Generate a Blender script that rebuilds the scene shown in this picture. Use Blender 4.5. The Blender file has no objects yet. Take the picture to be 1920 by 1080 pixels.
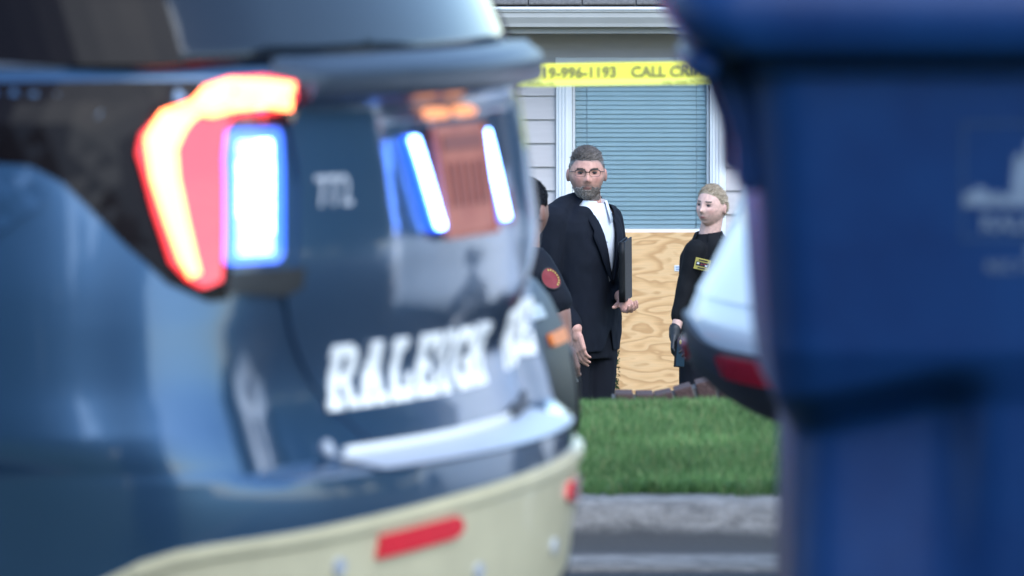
import bpy, bmesh, math, random
import numpy as np
from mathutils import Vector, Matrix, noise

S = bpy.context.scene
PI = math.pi
R = math.radians

# ------------------------------------------------------------------ camera, sky, sun, exposure
cam_d = bpy.data.cameras.new("camera")
cam = bpy.data.objects.new("camera", cam_d)
S.collection.objects.link(cam)
S.camera = cam
cam.location = (0, 0, 1.5)
cam.rotation_euler = (R(90 - 3.322), 0, 0)
cam_d.sensor_width = 36.0
cam_d.lens = 239.06
cam_d.clip_end = 3000
cam_d.dof.use_dof = True
cam_d.dof.focus_distance = 31.9
cam_d.dof.aperture_fstop = 8.6
cam_d.dof.aperture_blades = 0

SUN_EL, SUN_AZ = R(44), R(146)            # azimuth measured clockwise from +Y (veiled, from behind the camera)
world = bpy.data.worlds.new("World")
S.world = world
world.use_nodes = True
wn = world.node_tree
bg = wn.nodes["Background"]
sky = wn.nodes.new("ShaderNodeTexSky")
sky.sky_type = 'NISHITA'
sky.sun_disc = False
sky.sun_elevation = SUN_EL
sky.sun_rotation = SUN_AZ
sky.air_density = 1.0
sky.dust_density = 0.6
wn.links.new(sky.outputs[0], bg.inputs[0])
bg.inputs[1].default_value = 0.15
sun_d = bpy.data.lights.new("sun", 'SUN')
sun_d.energy = 1.05
sun_d.angle = R(55)
sun_d.color = (1.0, 0.98, 0.95)
sun = bpy.data.objects.new("sun", sun_d)
S.collection.objects.link(sun)
_sd = Vector((math.sin(SUN_AZ) * math.cos(SUN_EL), math.cos(SUN_AZ) * math.cos(SUN_EL), math.sin(SUN_EL)))
sun.rotation_euler = _sd.to_track_quat('Z', 'Y').to_euler()
S.view_settings.view_transform = 'Standard'
S.view_settings.look = 'None'
S.view_settings.gamma = 1.0
S.view_settings.exposure = 1.45
S.view_settings.use_curve_mapping = False
S.view_settings.use_white_balance = True
S.view_settings.white_balance_temperature = 6050
S.view_settings.white_balance_tint = 6
S.cycles.use_denoising = True
S.cycles.max_bounces = 8
# ------------------------------------------------------------------ car body surface: plan contour at every height
class Shell:
    """closed car skin: u runs rearwards, v to the car's right, z up; built from plan contours stacked in height"""
    def __init__(self, w, ur, uf, Rr, Rf, cr, cf, tap=0.07, ind=None, umid=-2.4):
        self.w, self.ur, self.uf = np.array(w, float), np.array(ur, float), np.array(uf, float)
        self.Rr, self.Rf, self.cr, self.cf, self.tap, self.ind, self.umid = Rr, Rf, cr, cf, tap, ind, umid
        self.cache = {}

    def half(self, z, rear=True, ns=16, nc=14, ne=18):
        w = np.interp(z, self.w[:, 0], self.w[:, 1])
        if rear:
            u0 = np.interp(z, self.ur[:, 0], self.ur[:, 1]); Rp = self.Rr; a, b = self.cr; um = self.umid
        else:
            u0 = -np.interp(z, self.uf[:, 0], self.uf[:, 1]); Rp = self.Rf; a, b = self.cf; um = -self.umid
        ut = u0 - 1.0
        side = lambda u: w - self.tap * np.clip(u - ut, 0, None) ** 2
        vb = w - b
        base = lambda v: u0 - v * v / (2 * Rp)
        sl = vb / Rp
        uc = base(-vb) - sl * (b - self.tap * 0.8)
        p0 = np.array([uc - a, -side(uc - a)])
        ds = 2 * self.tap * max(uc - a - ut, 0)
        p1 = np.array([uc, p0[1] + ds * a])
        p2 = np.array([base(-vb), -vb])
        t = np.linspace(0, 1, ns, endpoint=False) ** 0.6
        us = um + (p0[0] - um) * t
        A = np.stack([us, -side(us)], 1)
        t = np.linspace(0, 1, nc, endpoint=False)[:, None]
        B = (1 - t) ** 2 * p0 + 2 * t * (1 - t) * p1 + t * t * p2
        vs = -vb * (1 - np.linspace(0, 1, ne))
        C = np.stack([base(vs), vs], 1)
        P = np.concatenate([A, B, C])
        if rear and self.ind is not None:
            k = len(A)
            P[k:, 0] += self.ind(P[k:, 1], z)
        if not rear:
            P = P * np.array([-1, 1])
        return P

    def ring(self, z, ns=16, nc=14, ne=18):
        r = self.half(z, True, ns, nc, ne)
        f = self.half(z, False, 8, 10, 8)
        mr, mf = r[::-1][1:] * [1, -1], f[::-1][1:] * [1, -1]
        loop = np.concatenate([r, mr, (f * [1, -1])[1:], (f[::-1][1:])[:-1]])
        return np.concatenate([loop, np.full((len(loop), 1), z)], 1)

    def surf(self, s, z, rear=True):
        """point at arc length s from the car's centre line (left negative) at height z"""
        key = (int(round(z * 20000)), rear)
        if key not in self.cache:
            P = self.half(z, rear, 26, 30, 80)[::-1]
            self.cache[key] = (np.concatenate([[0], np.cumsum(np.hypot(*np.diff(P, axis=0).T))]), P)
        d, P = self.cache[key]
        a = abs(s)
        u, v = np.interp(a, d, P[:, 0]), np.interp(a, d, P[:, 1])
        return np.array([u, v if s <= 0 else -v, z])

    def frame(self, s, z, rear=True):
        p = self.surf(s, z, rear)
        e = 0.006
        ds = self.surf(s + e, z, rear) - self.surf(s - e, z, rear)
        dz = self.surf(s, z + e, rear) - self.surf(s, z - e, rear)
        n = np.cross(ds, dz)
        n /= np.linalg.norm(n) + 1e-12
        c = p - np.array([-2.4, 0, 0.8])
        if np.dot(n * [1, 1, 0.2], c * [1, 1, 0.2]) < 0:
            n = -n
        return p, n, ds / np.linalg.norm(ds)

def sstep(a, b, x):
    if isinstance(x, np.ndarray):
        t = np.clip((x - a) / (b - a), 0.0, 1.0)
    else:
        t = (x - a) / (b - a)
        t = 0.0 if t < 0 else 1.0 if t > 1 else t
    return t * t * (3 - 2 * t)

def suv_dent(v, z):
    v = np.abs(v)
    m = 1 - sstep(0.60, 0.80, v)
    d = 0.0
    d += -0.075 * m * sstep(0.672, 0.684, z) * (1 - sstep(0.74, 1.0, z))          # step on top of the bumper
    d += 0.050 * (1 - sstep(0.66, 0.84, v)) * sstep(1.192, 1.212, z) * (1 - sstep(1.245, 1.275, z))   # shelf under the rear glass
    d += -0.014 * (1 - sstep(0.31, 0.35, v)) * sstep(0.87, 0.96, z) * (1 - sstep(1.165, 1.19, z))     # plate recess
    return d

SUV = Shell(
    w=[(.20, .90), (.30, .945), (.45, .955), (.60, .968), (.695, .980), (.715, .992), (.74, .993), (.85, .984), (.95, .976), (1.08, .960), (1.18, .945), (1.225, .925), (1.245, .905), (1.262, .875)],
    ur=[(.20, -.16), (.30, -.06), (.40, -.015), (.50, .0), (.62, .012), (.68, .005), (.80, -.035), (.90, -.045), (1.0, -.058), (1.1, -.072), (1.2, -.09), (1.25, -.115), (1.262, -.135)],
    uf=[(.20, -4.80), (.4, -4.98), (.6, -5.02), (.85, -4.99), (1.0, -4.92), (1.08, -4.75), (1.14, -4.4), (1.19, -3.9), (1.24, -3.6), (1.262, -3.4)],
    Rr=1.9, Rf=2.6, cr=(.26, .38), cf=(.45, .40), tap=0.07, ind=suv_dent)
SUV_YAW = R(-16.5)
# ------------------------------------------------------------------ materials
MATS = {}
def mat(name, col, rough=0.6, metal=0.0, coat=0.0, var=0.0, vscale=8.0, col2=None, bump=0.0, bscale=60.0, spec=0.5, stretch=(1, 1, 1), emit=None, estr=0.0, coat_rough=0.04, detail=4.0):
    m = bpy.data.materials.new(name)
    m.use_nodes = True
    nt = m.node_tree
    b = nt.nodes["Principled BSDF"]
    b.inputs["Base Color"].default_value = (*col, 1)
    b.inputs["Roughness"].default_value = rough
    b.inputs["Metallic"].default_value = metal
    b.inputs["Coat Weight"].default_value = coat
    b.inputs["Coat Roughness"].default_value = coat_rough
    b.inputs["Specular IOR Level"].default_value = spec
    if var > 0 or col2 is not None or bump > 0:
        tc = nt.nodes.new("ShaderNodeTexCoord")
        mp = nt.nodes.new("ShaderNodeMapping")
        mp.inputs["Scale"].default_value = stretch
        nt.links.new(tc.outputs["Object"], mp.inputs[0])
    if var > 0 or col2 is not None:
        n = nt.nodes.new("ShaderNodeTexNoise")
        n.inputs["Scale"].default_value = vscale
        n.inputs["Detail"].default_value = detail
        n.inputs["Roughness"].default_value = 0.6
        nt.links.new(mp.outputs[0], n.inputs["Vector"])
        cr = nt.nodes.new("ShaderNodeValToRGB")
        c2 = col2 if col2 is not None else tuple(min(1, c * (1 + var)) for c in col)
        c1 = col if col2 is not None else tuple(c * (1 - var) for c in col)
        cr.color_ramp.elements[0].position = 0.32
        cr.color_ramp.elements[1].position = 0.68
        cr.color_ramp.elements[0].color = (*c1, 1)
        cr.color_ramp.elements[1].color = (*c2, 1)
        nt.links.new(n.outputs["Fac"], cr.inputs[0])
        nt.links.new(cr.outputs[0], b.inputs["Base Color"])
    if bump > 0:
        n2 = nt.nodes.new("ShaderNodeTexNoise")
        n2.inputs["Scale"].default_value = bscale
        n2.inputs["Detail"].default_value = 3
        nt.links.new(mp.outputs[0], n2.inputs["Vector"])
        bp = nt.nodes.new("ShaderNodeBump")
        bp.inputs["Strength"].default_value = bump
        bp.inputs["Distance"].default_value = 0.01
        nt.links.new(n2.outputs["Fac"], bp.inputs["Height"])
        nt.links.new(bp.outputs[0], b.inputs["Normal"])
    if emit:
        b.inputs["Emission Color"].default_value = (*emit, 1)
        b.inputs["Emission Strength"].default_value = estr
    MATS[name] = m
    return m

M = MATS
mat("asphalt", (.045, .046, .05), .9, var=.35, vscale=40, bump=.4, bscale=220)
mat("earth", (.05, .045, .03), .95, var=.3, vscale=6)
mat("turf_soil", (.028, .042, .016), .95, var=.4, vscale=25)
mat("verge", (.05, .075, .025), .95, var=.4, vscale=14, bump=.5, bscale=120)
mat("siding", (.56, .52, .525), .55, var=.05, vscale=3, stretch=(1, 8, 8))
mat("trim_white", (.82, .83, .85), .45, var=.03, vscale=5)
mat("gutter", (.62, .60, .58), .4, var=.05, vscale=3)
mat("fascia_board", (.42, .40, .38), .6, var=.05, vscale=3)
mat("shingle", (.10, .092, .085), .9, col2=(.19, .175, .16), vscale=70, bump=.5, bscale=160)
mat("blind", (.66, .80, .83), .5, var=.05, vscale=4)
mat("cord", (.45, .55, .60), .6)
mat("dark_room", (.02, .025, .03), .9)
mat("foundation", (.30, .27, .25), .9, var=.15, vscale=20)
mat("brick", (.05, .024, .022), .9, col2=(.09, .05, .045), vscale=22, bump=.5, bscale=90)
mat("mortar", (.16, .145, .135), .95, var=.15, vscale=30)
mat("leaf", (.018, .045, .012), .55, col2=(.045, .10, .025), vscale=12)
mat("bark", (.07, .05, .035), .9, var=.3, vscale=30)
mat("paint", (.036, .085, .165), .30, metal=.6, coat=.9, var=.04, vscale=3)
mat("paint_black", (.004, .0025, .0035), .4, spec=.06, coat=.12)
mat("car_glass", (.008, .012, .020), .05, spec=.45)
mat("fascia_lit_tan", (.54, .49, .325), .35, var=.08, vscale=7, coat=.2)  # headlamp light on dark plastic, put into the colour as tan
mat("plastic_black", (.018, .019, .021), .55, var=.2, vscale=20)
mat("plastic_grey", (.045, .052, .066), .55, var=.12, vscale=9, spec=.35)
mat("rubber", (.018, .018, .018), .85)
mat("shelf_paint", (.022, .034, .056), .45, metal=.2, coat=.3, coat_rough=.25)
mat("alloy", (.35, .35, .36), .35, metal=.9)
mat("steel", (.55, .56, .58), .28, metal=1.0)
mat("letter_white", (.95, .95, .93), .3)
mat("letter_silver", (.45, .48, .54), .35, metal=.2)
mat("red_reflector", (.72, .018, .035), .18, coat=1.0, var=.12, vscale=90)
mat("amber_lens", (.62, .17, .03), .4, spec=.2, emit=(1.0, .28, .06), estr=.10)
mat("tail_lens", (.28, .004, .010), .15, coat=1.0, emit=(1.0, .035, .04), estr=.9)
mat("tail_dark", (.05, .002, .005), .15, coat=1.0)
mat("tail_led", (.9, .2, .1), .4, emit=(1.0, .17, .045), estr=5.0)
mat("blue_lens", (.10, .20, .45), .2, coat=1.0, emit=(.02, .10, 1.0), estr=.9)
mat("blue_led", (.8, .9, 1), .4, emit=(.16, .34, 1.0), estr=9.0)
mat("blue_led_dim", (.8, .9, 1), .4, emit=(.12, .30, 1.0), estr=2.6)
mat("plate", (.30, .075, .05), .4, col2=(.42, .14, .09), vscale=18)
mat("plate_mark", (.20, .065, .055), .5)
mat("plate_lamp", (.8, .4, .2), .4, emit=(1.0, .30, .10), estr=.5)
mat("white_paint", (.90, .91, .93), .45, coat=.25, var=.02, vscale=3)
mat("navy_paint", (.008, .018, .045), .45, spec=.22)
mat("bin_blue", (.0018, .018, .084), .46, col2=(.004, .029, .115), vscale=5, bump=.12, bscale=160, spec=.25)
mat("bin_print", (.12, .16, .235), .6, var=.25, vscale=25)
mat("bin_print_faint", (.02, .055, .135), .6, var=.3, vscale=18)
mat("tape", (.80, .74, .035), .35, var=.05, vscale=6)
mat("tape_fold", (.82, .80, .16), .35, var=.05, vscale=6)
mat("tape_ink", (.20, .19, .035), .5)
mat("tape_ink_faint", (.42, .42, .06), .5)
mat("skin_man", (.50, .275, .225), .5, var=.06, vscale=20, spec=.4)
mat("skin_woman", (.60, .37, .32), .5, var=.05, vscale=20, spec=.4)
mat("skin_officer", (.22, .115, .092), .48, var=.08, vscale=20, spec=.45)
mat("lip", (.36, .13, .12), .45)
mat("lip_pale", (.48, .20, .19), .45)
mat("hair_top", (.045, .036, .031), .6, col2=(.090, .073, .062), vscale=70)
mat("hair_grey", (.11, .105, .108), .65, col2=(.18, .175, .18), vscale=80)
mat("beard_hair", (.17, .125, .105), .7, col2=(.28, .235, .215), vscale=75)
mat("hair_blond", (.27, .20, .135), .5, col2=(.44, .345, .25), vscale=60, stretch=(1, 1, 4))
mat("hair_black", (.004, .004, .007), .7, col2=(.007, .007, .011), vscale=60, spec=.2)
mat("brow", (.07, .045, .035), .7)
mat("eye_white", (.13, .11, .105), .4)  # eye whites darkened to stand for the shade they lie in
mat("iris", (.03, .035, .04), .2)
mat("frame_dark", (.03, .022, .02), .3)
mat("suit", (.0055, .0075, .014), .85, col2=(.008, .0105, .019), vscale=9, bump=.15, bscale=300, spec=.2)
mat("trouser", (.005, .006, .011), .85, col2=(.007, .008, .014), vscale=9, spec=.2)
mat("shirt_white", (.72, .76, .84), .6, var=.03, vscale=12)
mat("button", (.5, .52, .56), .4)
mat("leather", (.006, .006, .008), .45, spec=.25, var=.2, vscale=40, bump=.2, bscale=200)
mat("polo_black", (.0065, .007, .009), .85, col2=(.010, .0105, .013), vscale=12, spec=.2)
mat("glove", (.014, .016, .022), .5, var=.2, vscale=60)
mat("phone", (.010, .028, .05), .25, spec=.3)
mat("gold_thread", (.42, .34, .07), .6)
mat("patch_black", (.012, .010, .012), .7)
mat("patch_red", (.20, .012, .022), .65)
mat("patch_white", (.7, .7, .7), .6)
mat("uniform", (.0065, .0085, .015), .8, col2=(.010, .013, .022), vscale=10, spec=.2)
mat("sticker", (.72, .75, .82), .5)
mat("sticker_ink", (.22, .30, .50), .6)

def nodes_of(name):
    m = bpy.data.materials.new(name)
    m.use_nodes = True
    MATS[name] = m
    nt = m.node_tree
    return m, nt, nt.nodes["Principled BSDF"]

YK0 = 15.45
# concrete kerb: pale top and face, darker along its foot
m, nt, b = nodes_of("kerb_concrete")
b.inputs["Roughness"].default_value = .9
tc = nt.nodes.new("ShaderNodeTexCoord")
n1 = nt.nodes.new("ShaderNodeTexNoise"); n1.inputs["Scale"].default_value = 20; n1.inputs["Detail"].default_value = 9; n1.inputs["Roughness"].default_value = .7
mpk = nt.nodes.new("ShaderNodeMapping"); mpk.inputs["Scale"].default_value = (.8, 1, 1.4)
nt.links.new(tc.outputs["Object"], mpk.inputs[0]); nt.links.new(mpk.outputs[0], n1.inputs["Vector"])
r1 = nt.nodes.new("ShaderNodeValToRGB")
r1.color_ramp.elements[0].position = .30; r1.color_ramp.elements[0].color = (.11, .103, .095, 1)
r1.color_ramp.elements[1].position = .72; r1.color_ramp.elements[1].color = (.42, .39, .355, 1)
nt.links.new(n1.outputs["Fac"], r1.inputs[0])
sp = nt.nodes.new("ShaderNodeSeparateXYZ"); nt.links.new(tc.outputs["Object"], sp.inputs[0])
n3 = nt.nodes.new("ShaderNodeTexNoise"); n3.inputs["Scale"].default_value = 5; n3.inputs["Detail"].default_value = 5
nt.links.new(tc.outputs["Object"], n3.inputs["Vector"])
ad = nt.nodes.new("ShaderNodeMath"); ad.operation = 'MULTIPLY_ADD'; ad.inputs[1].default_value = .035; nt.links.new(n3.outputs["Fac"], ad.inputs[0]); nt.links.new(sp.outputs["Z"], ad.inputs[2])
dr = nt.nodes.new("ShaderNodeMapRange"); dr.inputs[1].default_value = .050; dr.inputs[2].default_value = .075; dr.inputs[3].default_value = .0; dr.inputs[4].default_value = 1.0
nt.links.new(ad.outputs[0], dr.inputs[0])
mx = nt.nodes.new("ShaderNodeMix"); mx.data_type = 'RGBA'
mx.inputs[6].default_value = (.075, .075, .075, 1)
pf = nt.nodes.new("ShaderNodeMapRange"); pf.inputs[1].default_value = YK0 - .16; pf.inputs[2].default_value = YK0 - .05; nt.links.new(sp.outputs["Y"], pf.inputs[0])
om = nt.nodes.new("ShaderNodeMath"); om.operation = 'SUBTRACT'; om.inputs[0].default_value = 1.0; nt.links.new(dr.outputs[0], om.inputs[1])
pm = nt.nodes.new("ShaderNodeMath"); pm.operation = 'MULTIPLY'; nt.links.new(om.outputs[0], pm.inputs[0]); nt.links.new(pf.outputs[0], pm.inputs[1])
fi = nt.nodes.new("ShaderNodeMath"); fi.operation = 'SUBTRACT'; fi.inputs[0].default_value = 1.0; nt.links.new(pm.outputs[0], fi.inputs[1])
nt.links.new(fi.outputs[0], mx.inputs[0]); nt.links.new(r1.outputs[0], mx.inputs[7])
nt.links.new(mx.outputs[2], b.inputs["Base Color"])
bp = nt.nodes.new("ShaderNodeBump"); bp.inputs["Strength"].default_value = .5; bp.inputs["Distance"].default_value = .01
n4 = nt.nodes.new("ShaderNodeTexNoise"); n4.inputs["Scale"].default_value = 120; nt.links.new(tc.outputs["Object"], n4.inputs["Vector"])
nt.links.new(n4.outputs["Fac"], bp.inputs["Height"]); nt.links.new(bp.outputs[0], b.inputs["Normal"])

# grass blades: every blade its own green
m, nt, b = nodes_of("grass")
b.inputs["Roughness"].default_value = .55
b.inputs["Specular IOR Level"].default_value = .3
g = nt.nodes.new("ShaderNodeNewGeometry")
r1 = nt.nodes.new("ShaderNodeValToRGB")
e = r1.color_ramp.elements
e[0].position = 0; e[0].color = (.095, .19, .06, 1)
e[1].position = 1; e[1].color = (.36, .33, .15, 1)
k = e.new(.55); k.color = (.155, .275, .09, 1)
k = e.new(.9); k.color = (.22, .335, .125, 1)
nt.links.new(g.outputs["Random Per Island"], r1.inputs[0])
tc = nt.nodes.new("ShaderNodeTexCoord")
n1 = nt.nodes.new("ShaderNodeTexNoise"); n1.inputs["Scale"].default_value = 2.2; n1.inputs["Detail"].default_value = 4
nt.links.new(tc.outputs["Object"], n1.inputs["Vector"])
mr = nt.nodes.new("ShaderNodeMapRange"); mr.inputs[1].default_value = .3; mr.inputs[2].default_value = .7; mr.inputs[3].default_value = .62; mr.inputs[4].default_value = 1.32
nt.links.new(n1.outputs["Fac"], mr.inputs[0])
mu = nt.nodes.new("ShaderNodeVectorMath"); mu.operation = 'SCALE'
nt.links.new(r1.outputs[0], mu.inputs[0]); nt.links.new(mr.outputs[0], mu.inputs["Scale"])
nt.links.new(mu.outputs[0], b.inputs["Base Color"])
tl = nt.nodes.new("ShaderNodeBsdfTranslucent"); nt.links.new(mu.outputs[0], tl.inputs[0])
ms = nt.nodes.new("ShaderNodeMixShader"); ms.inputs[0].default_value = .35
nt.links.new(b.outputs[0], ms.inputs[1]); nt.links.new(tl.outputs[0], ms.inputs[2]); nt.links.new(ms.outputs[0], nt.nodes["Material Output"].inputs[0])

# rotary cut plywood: flame figure of growth rings
m, nt, b = nodes_of("plywood")
b.inputs["Roughness"].default_value = .65
tc = nt.nodes.new("ShaderNodeTexCoord")
mp = nt.nodes.new("ShaderNodeMapping"); mp.inputs["Scale"].default_value = (1.7, 1, 5.2)
nt.links.new(tc.outputs["Object"], mp.inputs[0])
n1 = nt.nodes.new("ShaderNodeTexNoise"); n1.inputs["Scale"].default_value = 1.75; n1.inputs["Detail"].default_value = 2.2; n1.inputs["Roughness"].default_value = .42; n1.inputs["Distortion"].default_value = .3
nt.links.new(mp.outputs[0], n1.inputs["Vector"])
ma = nt.nodes.new("ShaderNodeMath"); ma.operation = 'MULTIPLY'; ma.inputs[1].default_value = 7.0; nt.links.new(n1.outputs["Fac"], ma.inputs[0])
fr = nt.nodes.new("ShaderNodeMath"); fr.operation = 'FRACT'; nt.links.new(ma.outputs[0], fr.inputs[0])
r1 = nt.nodes.new("ShaderNodeValToRGB"); e = r1.color_ramp.elements
e[0].position = 0; e[0].color = (.79, .51, .26, 1)
e[1].position = 1; e[1].color = (.77, .485, .24, 1)
k = e.new(.38); k.color = (.79, .49, .235, 1)
k = e.new(.78); k.color = (.60, .335, .145, 1)
k = e.new(.88); k.color = (.61, .345, .15, 1)
nt.links.new(fr.outputs[0], r1.inputs[0])
mp2 = nt.nodes.new("ShaderNodeMapping"); mp2.inputs["Scale"].default_value = (3, 1, 90)
nt.links.new(tc.outputs["Object"], mp2.inputs[0])
n2 = nt.nodes.new("ShaderNodeTexNoise"); n2.inputs["Scale"].default_value = 3; nt.links.new(mp2.outputs[0], n2.inputs["Vector"])
mr = nt.nodes.new("ShaderNodeMapRange"); mr.inputs[1].default_value = .3; mr.inputs[2].default_value = .7; mr.inputs[3].default_value = .9; mr.inputs[4].default_value = 1.08
nt.links.new(n2.outputs["Fac"], mr.inputs[0])
mu = nt.nodes.new("ShaderNodeVectorMath"); mu.operation = 'SCALE'
nt.links.new(r1.outputs[0], mu.inputs[0]); nt.links.new(mr.outputs[0], mu.inputs["Scale"])
nt.links.new(mu.outputs[0], b.inputs["Base Color"])

# window pane: clear thin glass with its reflection
m, nt, b = nodes_of("pane_glass")
nt.nodes.remove(b)
out = nt.nodes["Material Output"]
tr = nt.nodes.new("ShaderNodeBsdfTransparent"); tr.inputs[0].default_value = (.93, .97, .99, 1)
gl = nt.nodes.new("ShaderNodeBsdfGlossy"); gl.inputs["Roughness"].default_value = .02
fz = nt.nodes.new("ShaderNodeFresnel"); fz.inputs[0].default_value = 1.5
ms = nt.nodes.new("ShaderNodeMixShader")
nt.links.new(fz.outputs[0], ms.inputs[0]); nt.links.new(tr.outputs[0], ms.inputs[1]); nt.links.new(gl.outputs[0], ms.inputs[2])
nt.links.new(ms.outputs[0], out.inputs[0])

# ------------------------------------------------------------------ helpers
COL = S.collection
def link_mesh(name, me, material, parent=None, smooth=True):
    o = bpy.data.objects.new(name, me)
    COL.objects.link(o)
    if material is not None:
        me.materials.clear()
        for x in (material if isinstance(material, (list, tuple)) else [material]):
            me.materials.append(M[x])
    if parent is not None:
        o.parent = parent
    if smooth:
        me.polygons.foreach_set("use_smooth", np.ones(len(me.polygons), dtype=bool))
    return o
def pyobj(name, v, f, material, parent=None, smooth=True):
    me = bpy.data.meshes.new(name)
    me.from_pydata([tuple(map(float, p)) for p in v], [], [tuple(map(int, q)) for q in f])
    me.update()
    return link_mesh(name, me, material, parent, smooth)
def bmobj(name, bm, material, parent=None, smooth=False, normals=True):
    if normals:
        bmesh.ops.recalc_face_normals(bm, faces=bm.faces)
    me = bpy.data.meshes.new(name)
    bm.to_mesh(me); bm.free()
    return link_mesh(name, me, material, parent, smooth)
def tag(o, label, cat, group=None):
    o["label"] = label; o["category"] = cat
    if group: o["group"] = group
    return o
def kind(o, k):
    o["kind"] = k
    return o
def thing(name, label, cat, loc=(0, 0, 0), rz=0.0, group=None):
    o = bpy.data.objects.new(name, None)
    COL.objects.link(o)
    o.location = loc; o.rotation_euler = (0, 0, rz)
    o.empty_display_size = .2
    return tag(o, label, cat, group)
def add_box(bm, c, s, rot=None, bev=0.0):
    r = bmesh.ops.create_cube(bm, size=1.0)
    vs = r["verts"]
    mt = Matrix.Translation(c) @ (rot.to_4x4() if rot is not None else Matrix()) @ Matrix.Diagonal((*s, 1))
    bmesh.ops.transform(bm, matrix=mt, verts=vs)
    if bev > 0:
        es = list({e for v in vs for e in v.link_edges})
        bmesh.ops.bevel(bm, geom=es, offset=bev, segments=2, affect='EDGES', profile=.6)
def box(name, c, s, material, parent=None, bev=0.004, rot=None):
    bm = bmesh.new(); add_box(bm, c, s, rot, bev)
    return bmobj(name, bm, material, parent)
def ball(bm, c, r, rot=None, sub=3):
    r3 = r if isinstance(r, (tuple, list)) else (r, r, r)
    q = bmesh.ops.create_icosphere(bm, subdivisions=sub, radius=1.0)
    mt = Matrix.Translation(c) @ (rot.to_4x4() if rot is not None else Matrix()) @ Matrix.Diagonal((*r3, 1))
    bmesh.ops.transform(bm, matrix=mt, verts=q["verts"])
    return q["verts"]
def capsule(bm, p0, p1, r0, r1, sub=2, seg=14):
    p0, p1 = Vector(p0), Vector(p1)
    d = p1 - p0
    ball(bm, p0, r0, sub=sub); ball(bm, p1, r1, sub=sub)
    if d.length > 1e-5:
        q = bmesh.ops.create_cone(bm, cap_ends=True, segments=seg, radius1=r0, radius2=r1, depth=d.length)
        mt = Matrix.Translation((p0 + p1) / 2) @ d.to_track_quat('Z', 'Y').to_matrix().to_4x4()
        bmesh.ops.transform(bm, matrix=mt, verts=q["verts"])
def chain(bm, pts):
    for a, b2 in zip(pts[:-1], pts[1:]):
        capsule(bm, a[:3], b2[:3], a[3], b2[3])
def loft(bm, rings, cap=True):
    rows = [[bm.verts.new(p) for p in r] for r in rings]
    n = len(rows[0])
    for a, b2 in zip(rows[:-1], rows[1:]):
        for i in range(n):
            bm.faces.new((a[i], a[(i + 1) % n], b2[(i + 1) % n], b2[i]))
    if cap:
        bm.faces.new(rows[0][::-1]); bm.faces.new(rows[-1])
    return rows
def tube_mesh(bm, pts, r, seg=8, closed=False):
    pts = [Vector(p) for p in pts]
    n = len(pts); rows = []
    for i, p in enumerate(pts):
        a = pts[(i - 1) % n] if (closed or i > 0) else p
        b2 = pts[(i + 1) % n] if (closed or i < n - 1) else p
        t = (b2 - a).normalized()
        q = t.to_track_quat('Z', 'Y')
        rr = r[i] if isinstance(r, (list, tuple)) else r
        rows.append([bm.verts.new(p + q @ Vector((rr * math.cos(k / seg * 2 * PI), rr * math.sin(k / seg * 2 * PI), 0))) for k in range(seg)])
    m2 = n if closed else n - 1
    for i in range(m2):
        a, b2 = rows[i], rows[(i + 1) % n]
        for k in range(seg):
            bm.faces.new((a[k], a[(k + 1) % seg], b2[(k + 1) % seg], b2[k]))
    if not closed:
        bm.faces.new(rows[0][::-1]); bm.faces.new(rows[-1])
def remesh(bm, voxel, smooth=4, factor=.5):
    me = bpy.data.meshes.new("tmp"); bm.to_mesh(me); bm.free()
    o = bpy.data.objects.new("tmp", me); COL.objects.link(o)
    md = o.modifiers.new("r", 'REMESH'); md.mode = 'VOXEL'; md.voxel_size = voxel
    if smooth:
        ms_ = o.modifiers.new("s", 'SMOOTH'); ms_.iterations = smooth; ms_.factor = factor
    dg = bpy.context.evaluated_depsgraph_get(); dg.update()
    res = bpy.data.meshes.new_from_object(o.evaluated_get(dg))
    bpy.data.objects.remove(o); bpy.data.meshes.remove(me)
    return res
def text_mesh(txt, size, extrude=0.0, offset=0.0, align='LEFT', space=1.0):
    c = bpy.data.curves.new("t", 'FONT')
    c.body = txt; c.size = size; c.extrude = extrude; c.offset = offset; c.align_x = align; c.space_character = space
    c.resolution_u = 3
    o = bpy.data.objects.new("t", c); COL.objects.link(o)
    dg = bpy.context.evaluated_depsgraph_get(); dg.update()
    me = bpy.data.meshes.new_from_object(o.evaluated_get(dg))
    bpy.data.objects.remove(o); bpy.data.curves.remove(c)
    me.name = "lettering"
    return me
def mesh_arrays(me):
    v = np.empty(len(me.vertices) * 3); me.vertices.foreach_get("co", v)
    return v.reshape(-1, 3)
def set_co(me, v):
    me.vertices.foreach_set("co", np.ascontiguousarray(v, dtype=np.float32).ravel()); me.update()

# ------------------------------------------------------------------ the ground, road and kerbs
YK = 15.45                                 # foot of the far kerb
def strip(name, prof, x0, x1, material, nx=2, smooth=False):
    v, f = [], []
    for i in range(nx):
        x = x0 + (x1 - x0) * i / (nx - 1)
        v += [(x, y, z) for y, z in prof]
    n = len(prof)
    for i in range(nx - 1):
        for j in range(n - 1):
            f.append((i * n + j, (i + 1) * n + j, (i + 1) * n + j + 1, i * n + j + 1))
    return pyobj(name, v, f, material, None, smooth)
def ground_z(y):
    return float(np.interp(y, [15.6, 18.1, 18.6, 24, 29, 37, 60, 400], [.110, .116, .08, -1.30, -1.50, -1.80, -1.85, -1.9]))
prof = [(-400, .17), (8.45, .17), (8.75, -.03), (15.5, -.03)] + [(y, ground_z(y)) for y in (15.6, 16.5, 18.1, 18.35, 18.6, 19, 20, 22, 24, 26, 29, 33, 37, 60, 400, 900)]
kind(strip("ground", prof, -500, 500, "turf_soil"), "structure")
kind(strip("verge", [(-60, .178), (8.50, .178)], -80, 80, "verge"), "structure")
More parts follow.
